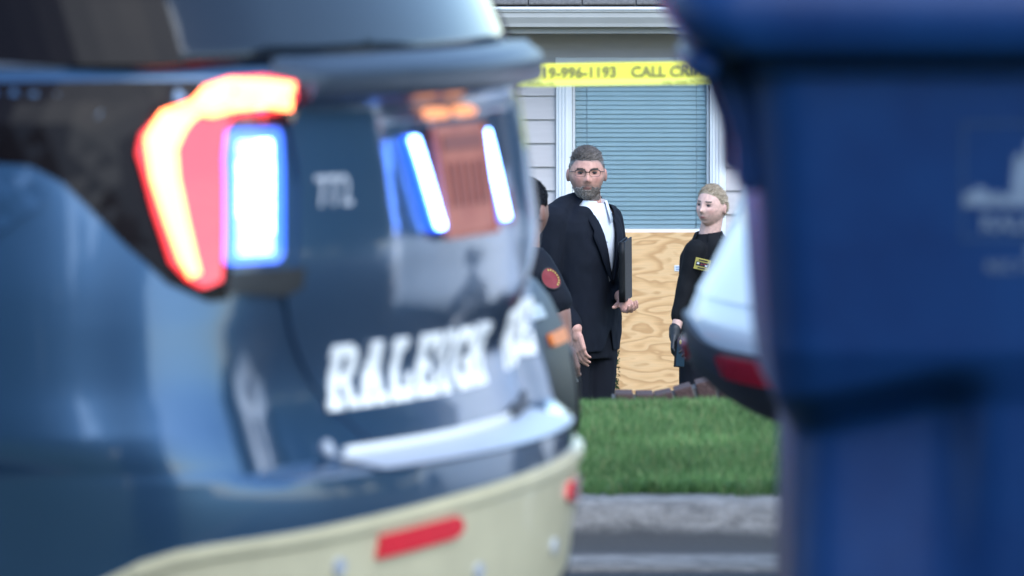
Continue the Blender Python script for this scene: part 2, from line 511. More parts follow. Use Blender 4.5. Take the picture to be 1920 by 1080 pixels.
kind(strip("near_kerb", [(8.45, .19), (8.60, .19), (8.635, .175), (8.66, .02), (8.68, -.02)], -80, 80, "kerb_concrete"), "structure")
kind(strip("road", [(8.62, .0), (15.0, .0)], -80, 80, "asphalt"), "structure")
kp = [(14.985, -.02), (14.99, .006), (15.2, .008), (15.36, .004), (15.42, .006), (YK, .016), (YK + .03, .042), (YK + .05, .076), (YK + .068, .096), (YK + .09, .107), (YK + .12, .110), (YK + .24, .112), (YK + .245, .09)]
kind(strip("kerb", kp, -80, 80, "kerb_concrete", smooth=True), "structure")

# ------------------------------------------------------------------ lawn blades
rng = np.random.default_rng(4)
def blades(n, x0, x1, y0, y1, h0, h1, wid):
    x = rng.uniform(x0, x1, n); uu = rng.uniform(0, 1, n)
    y = y0 + (y1 - y0) * uu + (.030 * np.sin(6.3 * x) + .025 * np.sin(17 * x + 1) + .022 * np.sin(41 * x + 2)) * (1 - uu) ** 30
    z = np.interp(y, [15.6, 18.1, 18.6, 24], [.110, .116, .08, -1.30])
    h = rng.uniform(h0, h1, n) * (1 + .22 * np.sin(x * 3.1 + 1.3 * np.sin(y * 2.7)))
    # a ragged edge hangs over the kerb
    edge = uu < .035
    a = rng.uniform(0, 2 * PI, n); lean = np.abs(rng.normal(0, .45, n)) * h
    a[edge] = rng.normal(-PI / 2, .9, edge.sum()); lean[edge] *= 2.2; h[edge] *= 1.25
    dx, dy = np.cos(a) * lean, np.sin(a) * lean
    b = rng.uniform(0, PI, n); wx, wy = np.cos(b) * wid, np.sin(b) * wid * .6
    V = np.empty((n, 5, 3))
    V[:, 0] = np.stack([x - wx, y - wy, z - .01], 1); V[:, 1] = np.stack([x + wx, y + wy, z - .01], 1)
    mx_, my_, mz_ = x + dx * .35, y + dy * .35, z + h * .6
    V[:, 2] = np.stack([mx_ - wx * .8, my_ - wy * .8, mz_], 1); V[:, 3] = np.stack([mx_ + wx * .8, my_ + wy * .8, mz_], 1)
    V[:, 4] = np.stack([x + dx, y + dy, z + h * np.clip(1 - (lean / h) ** 2 * .25, .5, 1)], 1)
    base = (np.arange(n) * 5)[:, None]
    return V.reshape(-1, 3), np.concatenate([base + [0, 1, 3], base + [0, 3, 2], base + [2, 3, 4]])
V1, F1 = blades(260000, -2.2, 3.6, YK + .21, 19.0, .018, .042, .0022)
Va, Fa = blades(70000, -5.5, -2.2, YK + .21, 19.0, .018, .042, .0034)
Vb, Fb = blades(70000, 3.6, 7.0, YK + .21, 19.0, .018, .042, .0034)
F1 = np.concatenate([F1, Fa + len(V1), Fb + len(V1) + len(Va)]); V1 = np.concatenate([V1, Va, Vb])
V2, F2 = blades(160, -2.0, 3.4, YK + .25, 18.3, .05, .085, .0025)
F2 = F2 + len(V1)
me = bpy.data.meshes.new("grass")
VV = np.concatenate([V1, V2]); FF = np.concatenate([F1, F2])
me.vertices.add(len(VV)); me.vertices.foreach_set("co", VV.ravel().astype(np.float32))
me.loops.add(len(FF) * 3); me.loops.foreach_set("vertex_index", FF.ravel().astype(np.int32))
me.polygons.add(len(FF)); me.polygons.foreach_set("loop_start", (np.arange(len(FF)) * 3).astype(np.int32))
me.polygons.foreach_set("loop_total", np.full(len(FF), 3, dtype=np.int32))
me.update(calc_edges=True)
gr = link_mesh("grass", me, "grass", None, False)
tag(gr, "short green lawn between the kerb and the brick wall", "grass"); kind(gr, "stuff")

def skin_mat(name):
    m, nt, b = nodes_of(name)
    b.inputs["Roughness"].default_value = .52
    b.inputs["Specular IOR Level"].default_value = .38
    at_ = nt.nodes.new("ShaderNodeAttribute"); at_.attribute_name = "tint"
    tc = nt.nodes.new("ShaderNodeTexCoord")
    n1 = nt.nodes.new("ShaderNodeTexNoise"); n1.inputs["Scale"].default_value = 55; n1.inputs["Detail"].default_value = 5
    nt.links.new(tc.outputs["Object"], n1.inputs["Vector"])
    mr = nt.nodes.new("ShaderNodeMapRange"); mr.inputs[1].default_value = .3; mr.inputs[2].default_value = .7; mr.inputs[3].default_value = .84; mr.inputs[4].default_value = 1.14
    nt.links.new(n1.outputs["Fac"], mr.inputs[0])
    mu = nt.nodes.new("ShaderNodeVectorMath"); mu.operation = 'SCALE'
    nt.links.new(at_.outputs["Color"], mu.inputs[0]); nt.links.new(mr.outputs[0], mu.inputs["Scale"])
    nt.links.new(mu.outputs[0], b.inputs["Base Color"])
    bp = nt.nodes.new("ShaderNodeBump"); bp.inputs["Strength"].default_value = .25; bp.inputs["Distance"].default_value = .004
    nt.links.new(n1.outputs["Fac"], bp.inputs["Height"]); nt.links.new(bp.outputs[0], b.inputs["Normal"])
skin_mat("skin_tinted")
def tint(me, base, fn):
    """skin colour per point: base, changed by fn(point) -> list of (colour, weight)"""
    at_ = me.color_attributes.new("tint", 'FLOAT_COLOR', 'POINT')
    v = mesh_arrays(me); out = np.ones((len(v), 4)); out[:, :3] = base
    zt_ = v[:, 2].max() - .30
    for i in np.where(v[:, 2] > zt_)[0]:
        c = np.array(base, float)
        for col, w in fn(Vector(v[i])):
            if w > 0: c = c + (np.array(col) - c) * min(1, w)
        out[i, :3] = c
    at_.data.foreach_set("color", out.astype(np.float32).ravel())

def hair_mat(name, c0, c1):
    m, nt, b = nodes_of(name)
    b.inputs["Roughness"].default_value = .5; b.inputs["Specular IOR Level"].default_value = .35
    g = nt.nodes.new("ShaderNodeNewGeometry"); r1 = nt.nodes.new("ShaderNodeValToRGB")
    r1.color_ramp.elements[0].color = (*c0, 1); r1.color_ramp.elements[1].color = (*c1, 1)
    nt.links.new(g.outputs["Random Per Island"], r1.inputs[0]); nt.links.new(r1.outputs[0], b.inputs["Base Color"])
hair_mat("strand_brown", (.05, .04, .035), (.21, .175, .155))
hair_mat("strand_grey", (.07, .062, .058), (.34, .32, .31))
hair_mat("strand_beard", (.13, .10, .085), (.48, .42, .39))
hair_mat("strand_blond", (.20, .145, .09), (.58, .47, .34))
hair_mat("strand_black", (.003, .003, .005), (.015, .014, .018))
# ------------------------------------------------------------------ the house
WY = 39.0                                   # wall plane
HZ = -1.84
house = thing("house", "pale clapboard house with white gutter and a boarded up window", "house", (0, WY, HZ))
def zz(z): return z - HZ                    # world height to house height
WX0, WX1 = .345, 1.135                      # window opening
ZS, ZH = -.425, .47                         # sill and head
bm = bmesh.new()
for (a, b2, c, d) in ((-5.0, WX0, HZ - .3, 1.0), (WX1, 7.5, HZ - .3, 1.0), (WX0, WX1, ZH, 1.0), (WX0, WX1, HZ - .3, ZS)):
    add_box(bm, ((a + b2) / 2, .10, zz((c + d) / 2)), (b2 - a, .16, d - c))
bmobj("wall", bm, "siding", house)
box("back_wall", (1.25, 3.0, zz(-.3)), (12.4, .12, 2.9), "siding", house)
box("foundation", (1.25, .0, zz(-1.86)), (12.45, .06, .34), "foundation", house)
# clapboards: each lower edge stands proud of the one below
EXP = .136
def board(x0, x1, zb, h=EXP):
    t0, t1 = .030, .012
    y0 = .02
    v = [(x0, y0 - t0, zb), (x1, y0 - t0, zb), (x1, y0 - t1, zb + h + .018), (x0, y0 - t1, zb + h + .018), (x0, y0, zb), (x1, y0, zb), (x1, y0, zb + h + .018), (x0, y0, zb + h + .018)]
    f = [(0, 1, 2, 3), (4, 7, 6, 5), (0, 4, 5, 1), (3, 2, 6, 7), (0, 3, 7, 4), (1, 5, 6, 2)]
    return pyobj("clapboard", v, f, "siding", house, False)
TR = .092
z0 = .070 - EXP * 14
for k in range(17):
    zb = z0 + k * EXP
    if zb + EXP < ZH + TR + .01:
        board(-1.6, WX0 - TR - .002, zz(zb)); board(-5.0, -1.604, zz(zb))
        board(WX1 + TR + .002, 3.4, zz(zb)); board(3.404, 7.5, zz(zb))
zt = .070 + EXP * 3
for k in range(3):
    board(-5.0, -.8, zz(zt - .0 + k * EXP)); board(-.796, 7.5, zz(zt + k * EXP))
# window: casing, sash, glass, blind
win = pyobj("window", [(WX0, .165, zz(ZS)), (WX1, .165, zz(ZS)), (WX1, .165, zz(ZH)), (WX0, .165, zz(ZH))], [(0, 1, 2, 3)], "dark_room", house, False)
def casing(x0, x1, za, zb, vert=True):
    bm = bmesh.new()
    if vert:
        w = x1 - x0
        add_box(bm, ((x0 + x1) / 2, -.012, zz((za + zb) / 2)), (w, .05, zb - za), bev=.003)
        for q in (.22, .42, .62):                              # raised fluting
            add_box(bm, (x0 + w * q, -.040, zz((za + zb) / 2)), (.010, .012, zb - za - .004), bev=.002)
    else:
        add_box(bm, ((x0 + x1) / 2, -.014, zz((za + zb) / 2)), (x1 - x0, .054, zb - za), bev=.003)
    return bmobj("casing", bm, "trim_white", win)
casing(WX0 - TR, WX0, ZS - 1.30, ZH, True)
casing(WX1, WX1 + TR, ZS - 1.30, ZH, True)
casing(WX0 - TR - .004, WX1 + TR + .004, ZH + .001, ZH + TR, False)
box("sill", ((WX0 + WX1) / 2, -.012, zz(ZS - .012)), (WX1 - WX0 - .003, .09, .026), "trim_white", win)
for nm, c, s in (("sash_rail", ((WX0 + WX1) / 2, .05, zz(ZH - .018)), (WX1 - WX0 - .004, .035, .034)), ("sash_stile", (WX0 + .010, .05, zz((ZS + ZH) / 2)), (.014, .034, ZH - ZS - .01)), ("sash_stile", (WX1 - .010, .05, zz((ZS + ZH) / 2)), (.014, .034, ZH - ZS - .01))):
    box(nm, c, s, "trim_white", win, .002)
pyobj("pane", [(WX0 + .015, .055, zz(ZS + .003)), (WX1 - .015, .055, zz(ZS + .003)), (WX1 - .015, .055, zz(ZH - .03)), (WX0 + .015, .055, zz(ZH - .03))], [(0, 1, 2, 3)], "pane_glass", win, False)
# blind slats, each curved, one shared mesh
NS = 32
pit = (ZH - .05 - ZS) / NS
v, f = [], []
LX = (WX1 - WX0) / 2 - .018
for i in range(6):
    a = -1 + 2 * i / 5
    yy = a * .0075; zc = a * .0125 + .0035 * (1 - a * a)
    v += [(-LX, yy, zc), (LX, yy, zc), (-LX, yy + .001, zc - .0012), (LX, yy + .001, zc - .0012)]
for i in range(5):
    p = i * 4
    f += [(p, p + 4, p + 5, p + 1), (p + 2, p + 3, p + 7, p + 6)]
sm = None
random.seed(3)
for k in range(NS):
    c = ((WX0 + WX1) / 2, .095, zz(ZS + .012 + k * pit))
    if sm is None:
        o = pyobj("slat", v, [q[::-1] for q in f], "blind", win, True); sm = o.data
    else:
        o = bpy.data.objects.new("slat", sm); COL.objects.link(o); o.parent = win
    o.location = c
    o.rotation_euler = (R(random.uniform(-5, 5)), R(random.uniform(-.12, .12)), 0)
for x in (WX0 + .085, WX1 - .075):
    bm = bmesh.new(); tube_mesh(bm, [(x, .080, zz(ZS + .005)), (x + .002, .080, zz(0)), (x, .080, zz(ZH - .04))], .0018, 6)
    bmobj("ladder_cord", bm, "cord", win, True)
# eave: soffit, fascia, gutter, roof with shingles
box("soffit", (1.25, -.20, zz(.862)), (12.6, .38, .02), "fascia_board", house)
box("frieze", (1.25, -.035, zz(.80)), (12.6, .05, .10), "fascia_board", house)
box("fascia", (1.25, -.40, zz(.79)), (12.7, .025, .17), "fascia_board", house)
gp = [(-.415, .845), (-.50, .855), (-.513, .852), (-.515, .832), (-.505, .826), (-.500, .80), (-.478, .765), (-.470, .745), (-.415, .742)]
gv, gf = [], []
for x in (-5.1, 7.6):
    gv += [(x, y, zz(z)) for y, z in gp]
n = len(gp)
gf = [(i, i + 1, n + i + 1, n + i) for i in range(n - 1)]
pyobj("gutter", gv, gf, "gutter", house, False)
bm = bmesh.new(); tube_mesh(bm, [(-5.1, -.512, zz(.848)), (7.6, -.512, zz(.848))], .011, 8)
bmobj("gutter_lip", bm, "trim_white", house, True)
roofp = R(24)
roof = pyobj("roof", [(-5.2, -.46, zz(.862)), (7.7, -.46, zz(.862)), (7.7, 3.2, zz(.862 + 3.66 * math.tan(roofp))), (-5.2, 3.2, zz(.862 + 3.66 * math.tan(roofp))), (-5.2, 3.2, zz(.84)), (7.7, 3.2, zz(.84))], [(0, 1, 2, 3), (0, 3, 4), (1, 5, 2), (3, 2, 5, 4)], "shingle", house, False)
shm = None
for row in range(5):
    for i in range(15):
        x = -1.95 + i * .305 + (.152 if row % 2 else 0) + .06
        d = -.475 + row * .135 * math.cos(roofp)
        zb = .862 + (d + .475) * math.tan(roofp) + .014
        if shm is None:
            bm = bmesh.new(); add_box(bm, (0, .08, 0), (.298, .17, .009), bev=.002)
            o = bmobj("shingle", bm, "shingle", roof); shm = o.data
        else:
            o = bpy.data.objects.new("shingle", shm); COL.objects.link(o); o.parent = roof
        o.location = (x, d, zz(zb)); o.rotation_euler = (roofp - R(3.0), 0, 0)

# plywood sheet over the lower opening
PX0, PX1 = .552, 1.20
ply = thing("plywood_sheet", "raw plywood sheet fixed over the opening below the blinds", "plywood", (0, WY - .068, HZ))
box("sheet", ((PX0 + PX1) / 2, 0, zz(-1.135)), (PX1 - PX0, .016, 1.39), "plywood", ply, .0015)
box("label", (.962, -.0105, zz(-.645)), (.062, .003, .034), "sticker", ply, .0)
for i, (dx, dz, w) in enumerate(((-.014, .006, .020), (.012, .006, .018), (-.004, -.006, .036))):
    box("label_mark", (.962 + dx, -.0128, zz(-.645 + dz)), (w, .001, .006), "sticker_ink", ply, 0)
for x in (PX0 + .03, PX1 - .03):
    for z in (-.50, -.95, -1.5):
        bm = bmesh.new()
        q = bmesh.ops.create_cone(bm, cap_ends=True, segments=10, radius1=.006, radius2=.005, depth=.004)
        bmesh.ops.transform(bm, matrix=Matrix.Translation((x, -.0095, zz(z))) @ Matrix.Rotation(PI / 2, 4, 'X'), verts=q["verts"])
        bmobj("screw", bm, "steel", ply)

# shrub against the house
sh = thing("shrub", "small dark green shrub at the house wall beside the plywood", "shrub", (.455, 37.9, -1.83))
bm = bmesh.new()
for k in range(7):
    a = k * 2.4
    tube_mesh(bm, [(0, 0, -.02), (.05 * math.cos(a), .05 * math.sin(a), .3), (.12 * math.cos(a), .12 * math.sin(a), .70)], [.012, .008, .003], 6)
bmobj("stem", bm, "bark", sh, True)
lv, lf = [], []
for k in range(5200):
    a = rng.uniform(0, 2 * PI); t = rng.uniform(.05, 1)
    rr = .17 * math.sqrt(rng.uniform(.1, 1)) * (1.0 - .45 * abs(t - .45)) * (1 + .15 * math.sin(5 * a + 7 * t))
    c = np.array([rr * math.cos(a), rr * math.sin(a), .02 + .80 * t])
    d = rng.normal(0, 1, 3); d /= np.linalg.norm(d); e2 = np.cross(d, rng.normal(0, 1, 3)); e2 /= np.linalg.norm(e2)
    L, W = rng.uniform(.018, .032), rng.uniform(.008, .013)
    p = len(lv)
    lv += [c - d * L * .5, c + e2 * W * .5, c + d * L * .5, c - e2 * W * .5]
    lf.append((p, p + 1, p + 2, p + 3))
pyobj("foliage", lv, lf, "leaf", sh, False)

# low brick wall behind the lawn's crest
BY = 22.0
wallb = thing("brick_wall", "low dark brick garden wall with a ramped cap behind the lawn", "wall", (0, BY, -.95))
def captop(x):
    return -.116 + .052 * sstep(.44, .70, x) + .01 * sstep(.64, .9, x)
brm = {}
def brick(c, s, rot=0.0, par=wallb):
    key = tuple(round(q, 4) for q in s)
    if key not in brm:
        bm = bmesh.new(); add_box(bm, (0, 0, 0), s, bev=.004)
        o = bmobj("brick", bm, "brick", par); brm[key] = o.data
    else:
        o = bpy.data.objects.new("brick", brm[key]); COL.objects.link(o); o.parent = par
    o.location = c; o.rotation_euler = (0, rot, 0)
    return o
bm = bmesh.new()
xs = np.linspace(.325, 1.6, 40)
loft(bm, [[(x, -.088, -.05), (x, .088, -.05), (x, .088, captop(x) + .95 - .012), (x, -.088, captop(x) + .95 - .012)] for x in xs])
bmobj("mortar_core", bm, "mortar", wallb)
x = .335 + .0285
random.seed(8)
while x < 1.56:
    sl = math.atan((captop(x + .03) - captop(x - .03)) / .06)
    brick((x + .0, random.uniform(-.004, .004), captop(x) + .95 - .050 + random.uniform(-.003, .003)), (.057, .205, .098), -sl)
    x += .067
for course in range(9):
    z = .95 - .116 - .110 - .034 - course * .0677
    off = .0 if course % 2 else .1
    for k in range(7):
        xx = .335 + .0965 + k * .2035 - off
        if xx - .0965 < .32: 
            continue
        brick((xx, random.uniform(-.003, .003), z), (.193, .19, .057))

# ------------------------------------------------------------------ police tape
tape = thing("barrier_tape", "yellow crime scene tape with dark lettering stretched across the lawn", "tape", (0, 0, 0))
TY = 19.0
def tape_pt(x, t):                          # t 0 bottom .. 1 top, gently sagging and twisting
    zc = 1.5 - (341 - 6.0 * x + 3 * x * x / (1 + .05 * x * x)) / 12750 * TY + .004 * math.sin(2.3 * x)
    yy = TY + .012 * math.sin(3.1 * x + .6) + (t - .5) * .016 * math.sin(1.7 * x + 1)
    return (x, yy, zc + (t - .5) * .063)
XS = np.linspace(-7.0, 7.0, 220)
v, f = [], []
for x in XS:
    for t in (0, .25, .5, .75, 1):
        v.append(tape_pt(x, t))
for i in range(len(XS) - 1):
    for j in range(4):
        f.append((i * 5 + j, (i + 1) * 5 + j, (i + 1) * 5 + j + 1, i * 5 + j + 1))
pyobj("band", v, f, "tape", tape)
v, f = [], []
for x in XS:                                # folded-up lower edge
    for t in (-.02, .12, .26):
        p = tape_pt(x, t); v.append((p[0], p[1] - .004 - .002 * (t > .1), p[2]))
for i in range(len(XS) - 1):
    for j in range(2):
        f.append((i * 3 + j, (i + 1) * 3 + j, (i + 1) * 3 + j + 1, i * 3 + j + 1))
pyobj("fold", v, f, "tape_fold", tape)
def tape_text(txt, size, x0, t0, material, off, dy):
    me = text_mesh(txt, size, 0, off)
    a = mesh_arrays(me); q = np.array([tape_pt(x0 + p[0], t0 + p[1] / .063) for p in a]); q[:, 1] -= dy
    set_co(me, q)
    return link_mesh("lettering", me, material, tape, False)
tape_text("919-996-1193", .041, .062, .37, "tape_ink", .0012, .0035)
tape_text("CALL CRIME STOPPERS", .041, .333, .37, "tape_ink", .0012, .0035)
tape_text("CALL CRIME STOPPERS", .041, -.52, .37, "tape_ink", .0012, .0035)
tape_text("919-996-1193", .013, .045, .04, "tape_ink_faint", .0003, .0075)
tape_text("CALL CRIME STOPPERS", .013, .42, .04, "tape_ink_faint", .0003, .0075)
# ------------------------------------------------------------------ pieces laid on a car's skin
def skin_patch(name, shell, polys, material, parent, off=.004, maxlen=.05, depth=.006, rear=True, smooth=True):
    """polygons in (arc length, height) laid on the skin, raised by off, with a rim going back in"""
    bm = bmesh.new()
    for k, pl in enumerate(polys):
        vs = [bm.verts.new((p[0], p[1], off + k * .0006)) for p in pl]
        bm.faces.new(vs)
    bmesh.ops.triangulate(bm, faces=bm.faces[:])
    for it in range(6):
        long_e = [e for e in bm.edges if (e.verts[0].co.xy - e.verts[1].co.xy).length > maxlen]
        if not long_e: break
        bmesh.ops.subdivide_edges(bm, edges=long_e, cuts=1)
        bmesh.ops.triangulate(bm, faces=bm.faces[:])
    bnd = [e for e in bm.edges if len(e.link_faces) == 1]
    r = bmesh.ops.extrude_edge_only(bm, edges=bnd)
    low = {v for v in r["geom"] if isinstance(v, bmesh.types.BMVert)}
    for v in low: v.co.z -= depth
    for v in bm.verts:
        p, n, d = shell.frame(v.co.x, v.co.y, rear)
        v.co = Vector(p + n * v.co.z)
    return bmobj(name, bm, material, parent, smooth and False)
def rrect(s0, s1, z0, z1, r, n=5):
    out = []
    for cx, cz, a0 in ((s1 - r, z1 - r, 0), (s0 + r, z1 - r, 90), (s0 + r, z0 + r, 180), (s1 - r, z0 + r, 270)):
        for k in range(n + 1):
            a = R(a0 + 90 * k / n); out.append((cx + r * math.cos(a), cz + r * math.sin(a)))
    return out
def ribbon(path, wid):
    """polygon round a polyline with given half widths"""
    L, Rr = [], []
    P = [Vector(p) for p in path]
    for i, p in enumerate(P):
        t = (P[min(i + 1, len(P) - 1)] - P[max(i - 1, 0)]).normalized()
        nrm = Vector((-t.y, t.x)); w = wid[i] if isinstance(wid, (list, tuple)) else wid
        L.append(tuple(p + nrm * w)); Rr.append(tuple(p - nrm * w))
    return L + Rr[::-1]
# slab-serif capitals as strokes in a unit cell (x 0..1, y 0..1): rectangles (x0,x1,y0,y1) or slanted quads
SW = .30
def slab(ch):
    b = lambda x0, x1, y0, y1: [(x0, y0), (x1, y0), (x1, y1), (x0, y1)]
    q = []
    if ch == 'I': q = [b(.33, .67, .0, 1), b(.12, .88, 0, .18), b(.12, .88, .82, 1)]
    if ch == 'L': q = [b(.12, .42, 0, 1), b(0, .56, .82, 1), b(0, 1, 0, .2), b(.8, 1, .1, .42)]
    if ch == 'E': q = [b(.12, .42, 0, 1), b(0, 1, .82, 1), b(0, 1, 0, .18), b(.3, .75, .42, .58), b(.82, 1, .1, .38), b(.82, 1, .64, .9)]
    if ch == 'H': q = [b(.08, .36, 0, 1), b(.64, .92, 0, 1), b(0, .46, 0, .16), b(.54, 1, 0, .16), b(0, .46, .84, 1), b(.54, 1, .84, 1), b(.3, .7, .42, .6)]
    if ch == 'A': q = [[(.08, .05), (.38, .05), (.62, 1), (.34, 1)], [(.62, .05), (.94, .05), (.66, 1), (.36, 1)], b(0, .44, 0, .16), b(.54, 1.02, 0, .16), b(.25, .75, .28, .44), b(.2, .5, .84, 1)]
    if ch in 'RP':
        q = [b(.12, .42, 0, 1), b(0, .7, .82, 1), b(0, .54, 0, .16), b(.3, .7, .38, .55), [(.62, .40), (.86, .46), (.96, .60), (.96, .78), (.86, .94), (.62, 1), (.62, .84), (.70, .78), (.70, .60), (.62, .54)]]
        if ch == 'R': q += [[(.52, .42), (.80, .42), (1.0, .0), (.70, .0)], b(.68, 1.04, 0, .14)]
    if ch in 'GCO':
        q = [b(0, .30, .2, .8), [(0, .78), (.3, .72), (.45, .82), (.45, 1), (.25, 1)], [(0, .22), (.25, 0), (.45, 0), (.45, .18), (.3, .28)], b(.40, .62, .82, 1), b(.40, .62, 0, .18)]
        q += [[(.58, .82), (.70, .74), (1, .76), (.78, 1), (.58, 1)], [(.58, .18), (.58, 0), (.78, 0), (1, .24), (.70, .28)]]
        if ch == 'O': q += [b(.70, 1, .22, .78)]
        if ch == 'G': q += [b(.72, 1, .18, .48), b(.52, 1, .38, .54), b(.82, 1, .62, .96)]
        if ch == 'C': q += [b(.82, 1, .60, .96)]
    return q
def slab_word(word, s0, s1, z0, z1, gap=.2):
    n = len(word); wd = [.62 if c == 'I' else 1.0 for c in word]
    tot = sum(wd) + gap * (n - 1); sc = (s1 - s0) / tot
    out, x = [], s0
    for c, w in zip(word, wd):
        out.append([[(x + px * w * sc, z0 + py * (z1 - z0)) for px, py in pl] for pl in slab(c)])
        x += (w + gap) * sc
    return out

# ------------------------------------------------------------------ generic car pieces
def car_body(name, shell, zs, material, parent, axles, wr, ne=18, yin=.6):
    bm = bmesh.new()
    rings = [shell.ring(z, 16, 16, ne) for z in zs]
    loft(bm, [[tuple(p) for p in r] for r in rings])
    bmesh.ops.recalc_face_normals(bm, faces=bm.faces)
    me = bpy.data.meshes.new(name); bm.to_mesh(me); bm.free()
    o = link_mesh(name, me, material, parent)
    cuts = []
    bm = bmesh.new()
    for u in axles:
        for sgn in (-1, 1):
            q = bmesh.ops.create_cone(bm, cap_ends=True, segments=40, radius1=wr, radius2=wr, depth=.55)
            bmesh.ops.transform(bm, matrix=Matrix.Translation((u, sgn * (yin + .275), .36)) @ Matrix.Rotation(PI / 2, 4, 'X'), verts=q["verts"])
    cm = bpy.data.meshes.new("cut"); bm.to_mesh(cm); bm.free()
    co = bpy.data.objects.new("cut", cm); COL.objects.link(co)
    md = o.modifiers.new("b", 'BOOLEAN'); md.operation = 'DIFFERENCE'; md.object = co; md.solver = 'EXACT'
    par = o.parent; o.parent = None
    dg = bpy.context.evaluated_depsgraph_get(); dg.update()
    nm = bpy.data.meshes.new_from_object(o.evaluated_get(dg))
    o.modifiers.clear(); old = o.data; o.data = nm; o.parent = par
    bpy.data.meshes.remove(old); bpy.data.objects.remove(co); bpy.data.meshes.remove(cm)
    nm.name = name
    nm.materials.clear(); nm.materials.append(M[material])
    nm.polygons.foreach_set("use_smooth", np.ones(len(nm.polygons), dtype=bool))
    nm.set_sharp_from_angle(angle=R(35))
    return o
def lathe(bm, prof, seg=36, mt=None):
    rows = []
    for r, y in prof:
        rows.append([bm.verts.new((r * math.cos(k / seg * 2 * PI), y, r * math.sin(k / seg * 2 * PI))) for k in range(seg)])
    vs = [v for r in rows for v in r]
    for a, b2 in zip(rows[:-1], rows[1:]):
        for k in range(seg):
            bm.faces.new((a[k], a[(k + 1) % seg], b2[(k + 1) % seg], b2[k]))
    if mt is not None: bmesh.ops.transform(bm, matrix=mt, verts=vs)
def add_wheels(parent, axles, track, r):
    for u in axles:
        for sgn in (-1, 1):
            mt = Matrix.Translation((u, sgn * track, r)) @ Matrix.Diagonal((1, sgn, 1, 1))
            bm = bmesh.new()
            lathe(bm, [(r * .62, -.10), (r * .92, -.115), (r * .985, -.10), (r, -.06), (r, .06), (r * .985, .10), (r * .92, .115), (r * .64, .10), (r * .62, .06)], 40, mt)
            w = bmobj("wheel", bm, "rubber", parent, True)
            bm = bmesh.new()
            lathe(bm, [(r * .63, .02), (r * .63, .085), (r * .58, .08), (r * .53, .03), (.09, .045), (.07, .065), (.001, .065)], 40, mt)
            for k in range(5):
                a = k * 2 * PI / 5
                rot = (Matrix.Translation((u, sgn * (track + .06), r)) @ Matrix.Rotation(a, 4, 'Y') @ Matrix.Translation((r * .32, 0, 0)))
                q = bmesh.ops.create_cube(bm, size=1); bmesh.ops.transform(bm, matrix=rot @ Matrix.Diagonal((r * .5, .025, .07, 1)), verts=q["verts"])
            bmobj("rim", bm, "alloy", w, True)
def add_box_local(name, c, s, material, parent, bev=.004):
    return box(name, c, s, material, parent, bev)

# ------------------------------------------------------------------ police SUV in the foreground
SX, SY = .0096, 10.2
suv = thing("police_suv", "dark police SUV with glowing tail light and blue lamps at its plate", "police car", (SX, SY, 0), SUV_YAW)
zs = [.20, .23, .27, .32, .38, .44, .50, .56, .60, .64, .66, .670, .675, .680, .685, .69, .70, .72, .75, .79, .83, .87, .89, .90, .91, .92, .93, .94, .97, 1.0, 1.04, 1.08, 1.12, 1.15, 1.165, 1.172, 1.178, 1.183, 1.19, 1.195, 1.20, 1.21, 1.22, 1.23, 1.24, 1.245, 1.25, 1.255, 1.262]
car_body("body", SUV, zs, "paint", suv, (-1.08, -4.08), .43, ne=46)
GH = Shell(w=[(1.255, .872), (1.30, .85), (1.5, .775), (1.66, .70), (1.72, .64), (1.75, .52)],
           ur=[(1.255, -.105), (1.30, -.125), (1.36, -.155), (1.5, -.27), (1.64, -.38), (1.70, -.46), (1.75, -.70)],
           uf=[(1.255, -3.72), (1.35, -3.45), (1.5, -3.0), (1.62, -2.68), (1.72, -2.4), (1.75, -2.2)],
           Rr=2.2, Rf=2.2, cr=(.26, .28), cf=(.5, .4), tap=.06, umid=-1.9)
def loft_shell(name, sh, zs, material, parent, ne=18):
    bm = bmesh.new(); loft(bm, [[tuple(p) for p in sh.ring(z, 16, 14, ne)] for z in zs])
    return bmobj(name, bm, material, parent, True)
loft_shell("window_glass", GH, list(np.linspace(1.255, 1.625, 14)), "car_glass", suv)
loft_shell("roof", GH, [1.626, 1.64, 1.66, 1.69, 1.72, 1.735, 1.75], "paint", suv)
for s0, s1 in ((-.98, -.72), (.72, .98)):
    skin_patch("pillar", GH, [[(s0 - .10, 1.258), (s1 - .06, 1.258), (s1 + .06, 1.62), (s0 + .02, 1.62)]], "paint_black", suv, .005, .06)
skin_patch("window_trim", SUV, [ribbon([(-1.60, 1.2575), (-1.3, 1.2575), (-1.0, 1.2575), (-.80, 1.2575)], .0035)], "alloy", suv, .004, .05)
add_wheels(suv, (-1.08, -4.08), .83, .375)
box("underbody", (-2.6, 0, .27), (3.9, 1.35, .16), "plastic_black", suv)
# livery band sweeping from the tail light along the flank
band = [(-.74, 1.236), (-.90, 1.238), (-1.07, 1.236), (-1.35, 1.228), (-1.7, 1.215), (-1.7, 1.115), (-1.35, 1.122), (-1.10, 1.127), (-1.04, 1.122), (-1.00, 1.098), (-.928, 1.012), (-.868, .955), (-.80, .928), (-.765, .93), (-.75, 1.0), (-.74, 1.1)]
skin_patch("livery_band", SUV, [band], "paint_black", suv, .002, .05, .004)
skin_patch("fuel_door", SUV, [[(-1.035, 1.105), (-1.02, 1.088), (-1.03, 1.07), (-1.118, 1.018), (-1.27, 1.01), (-1.285, 1.10), (-1.20, 1.112), (-1.1, 1.112)]], "paint", suv, .004, .05, .006)
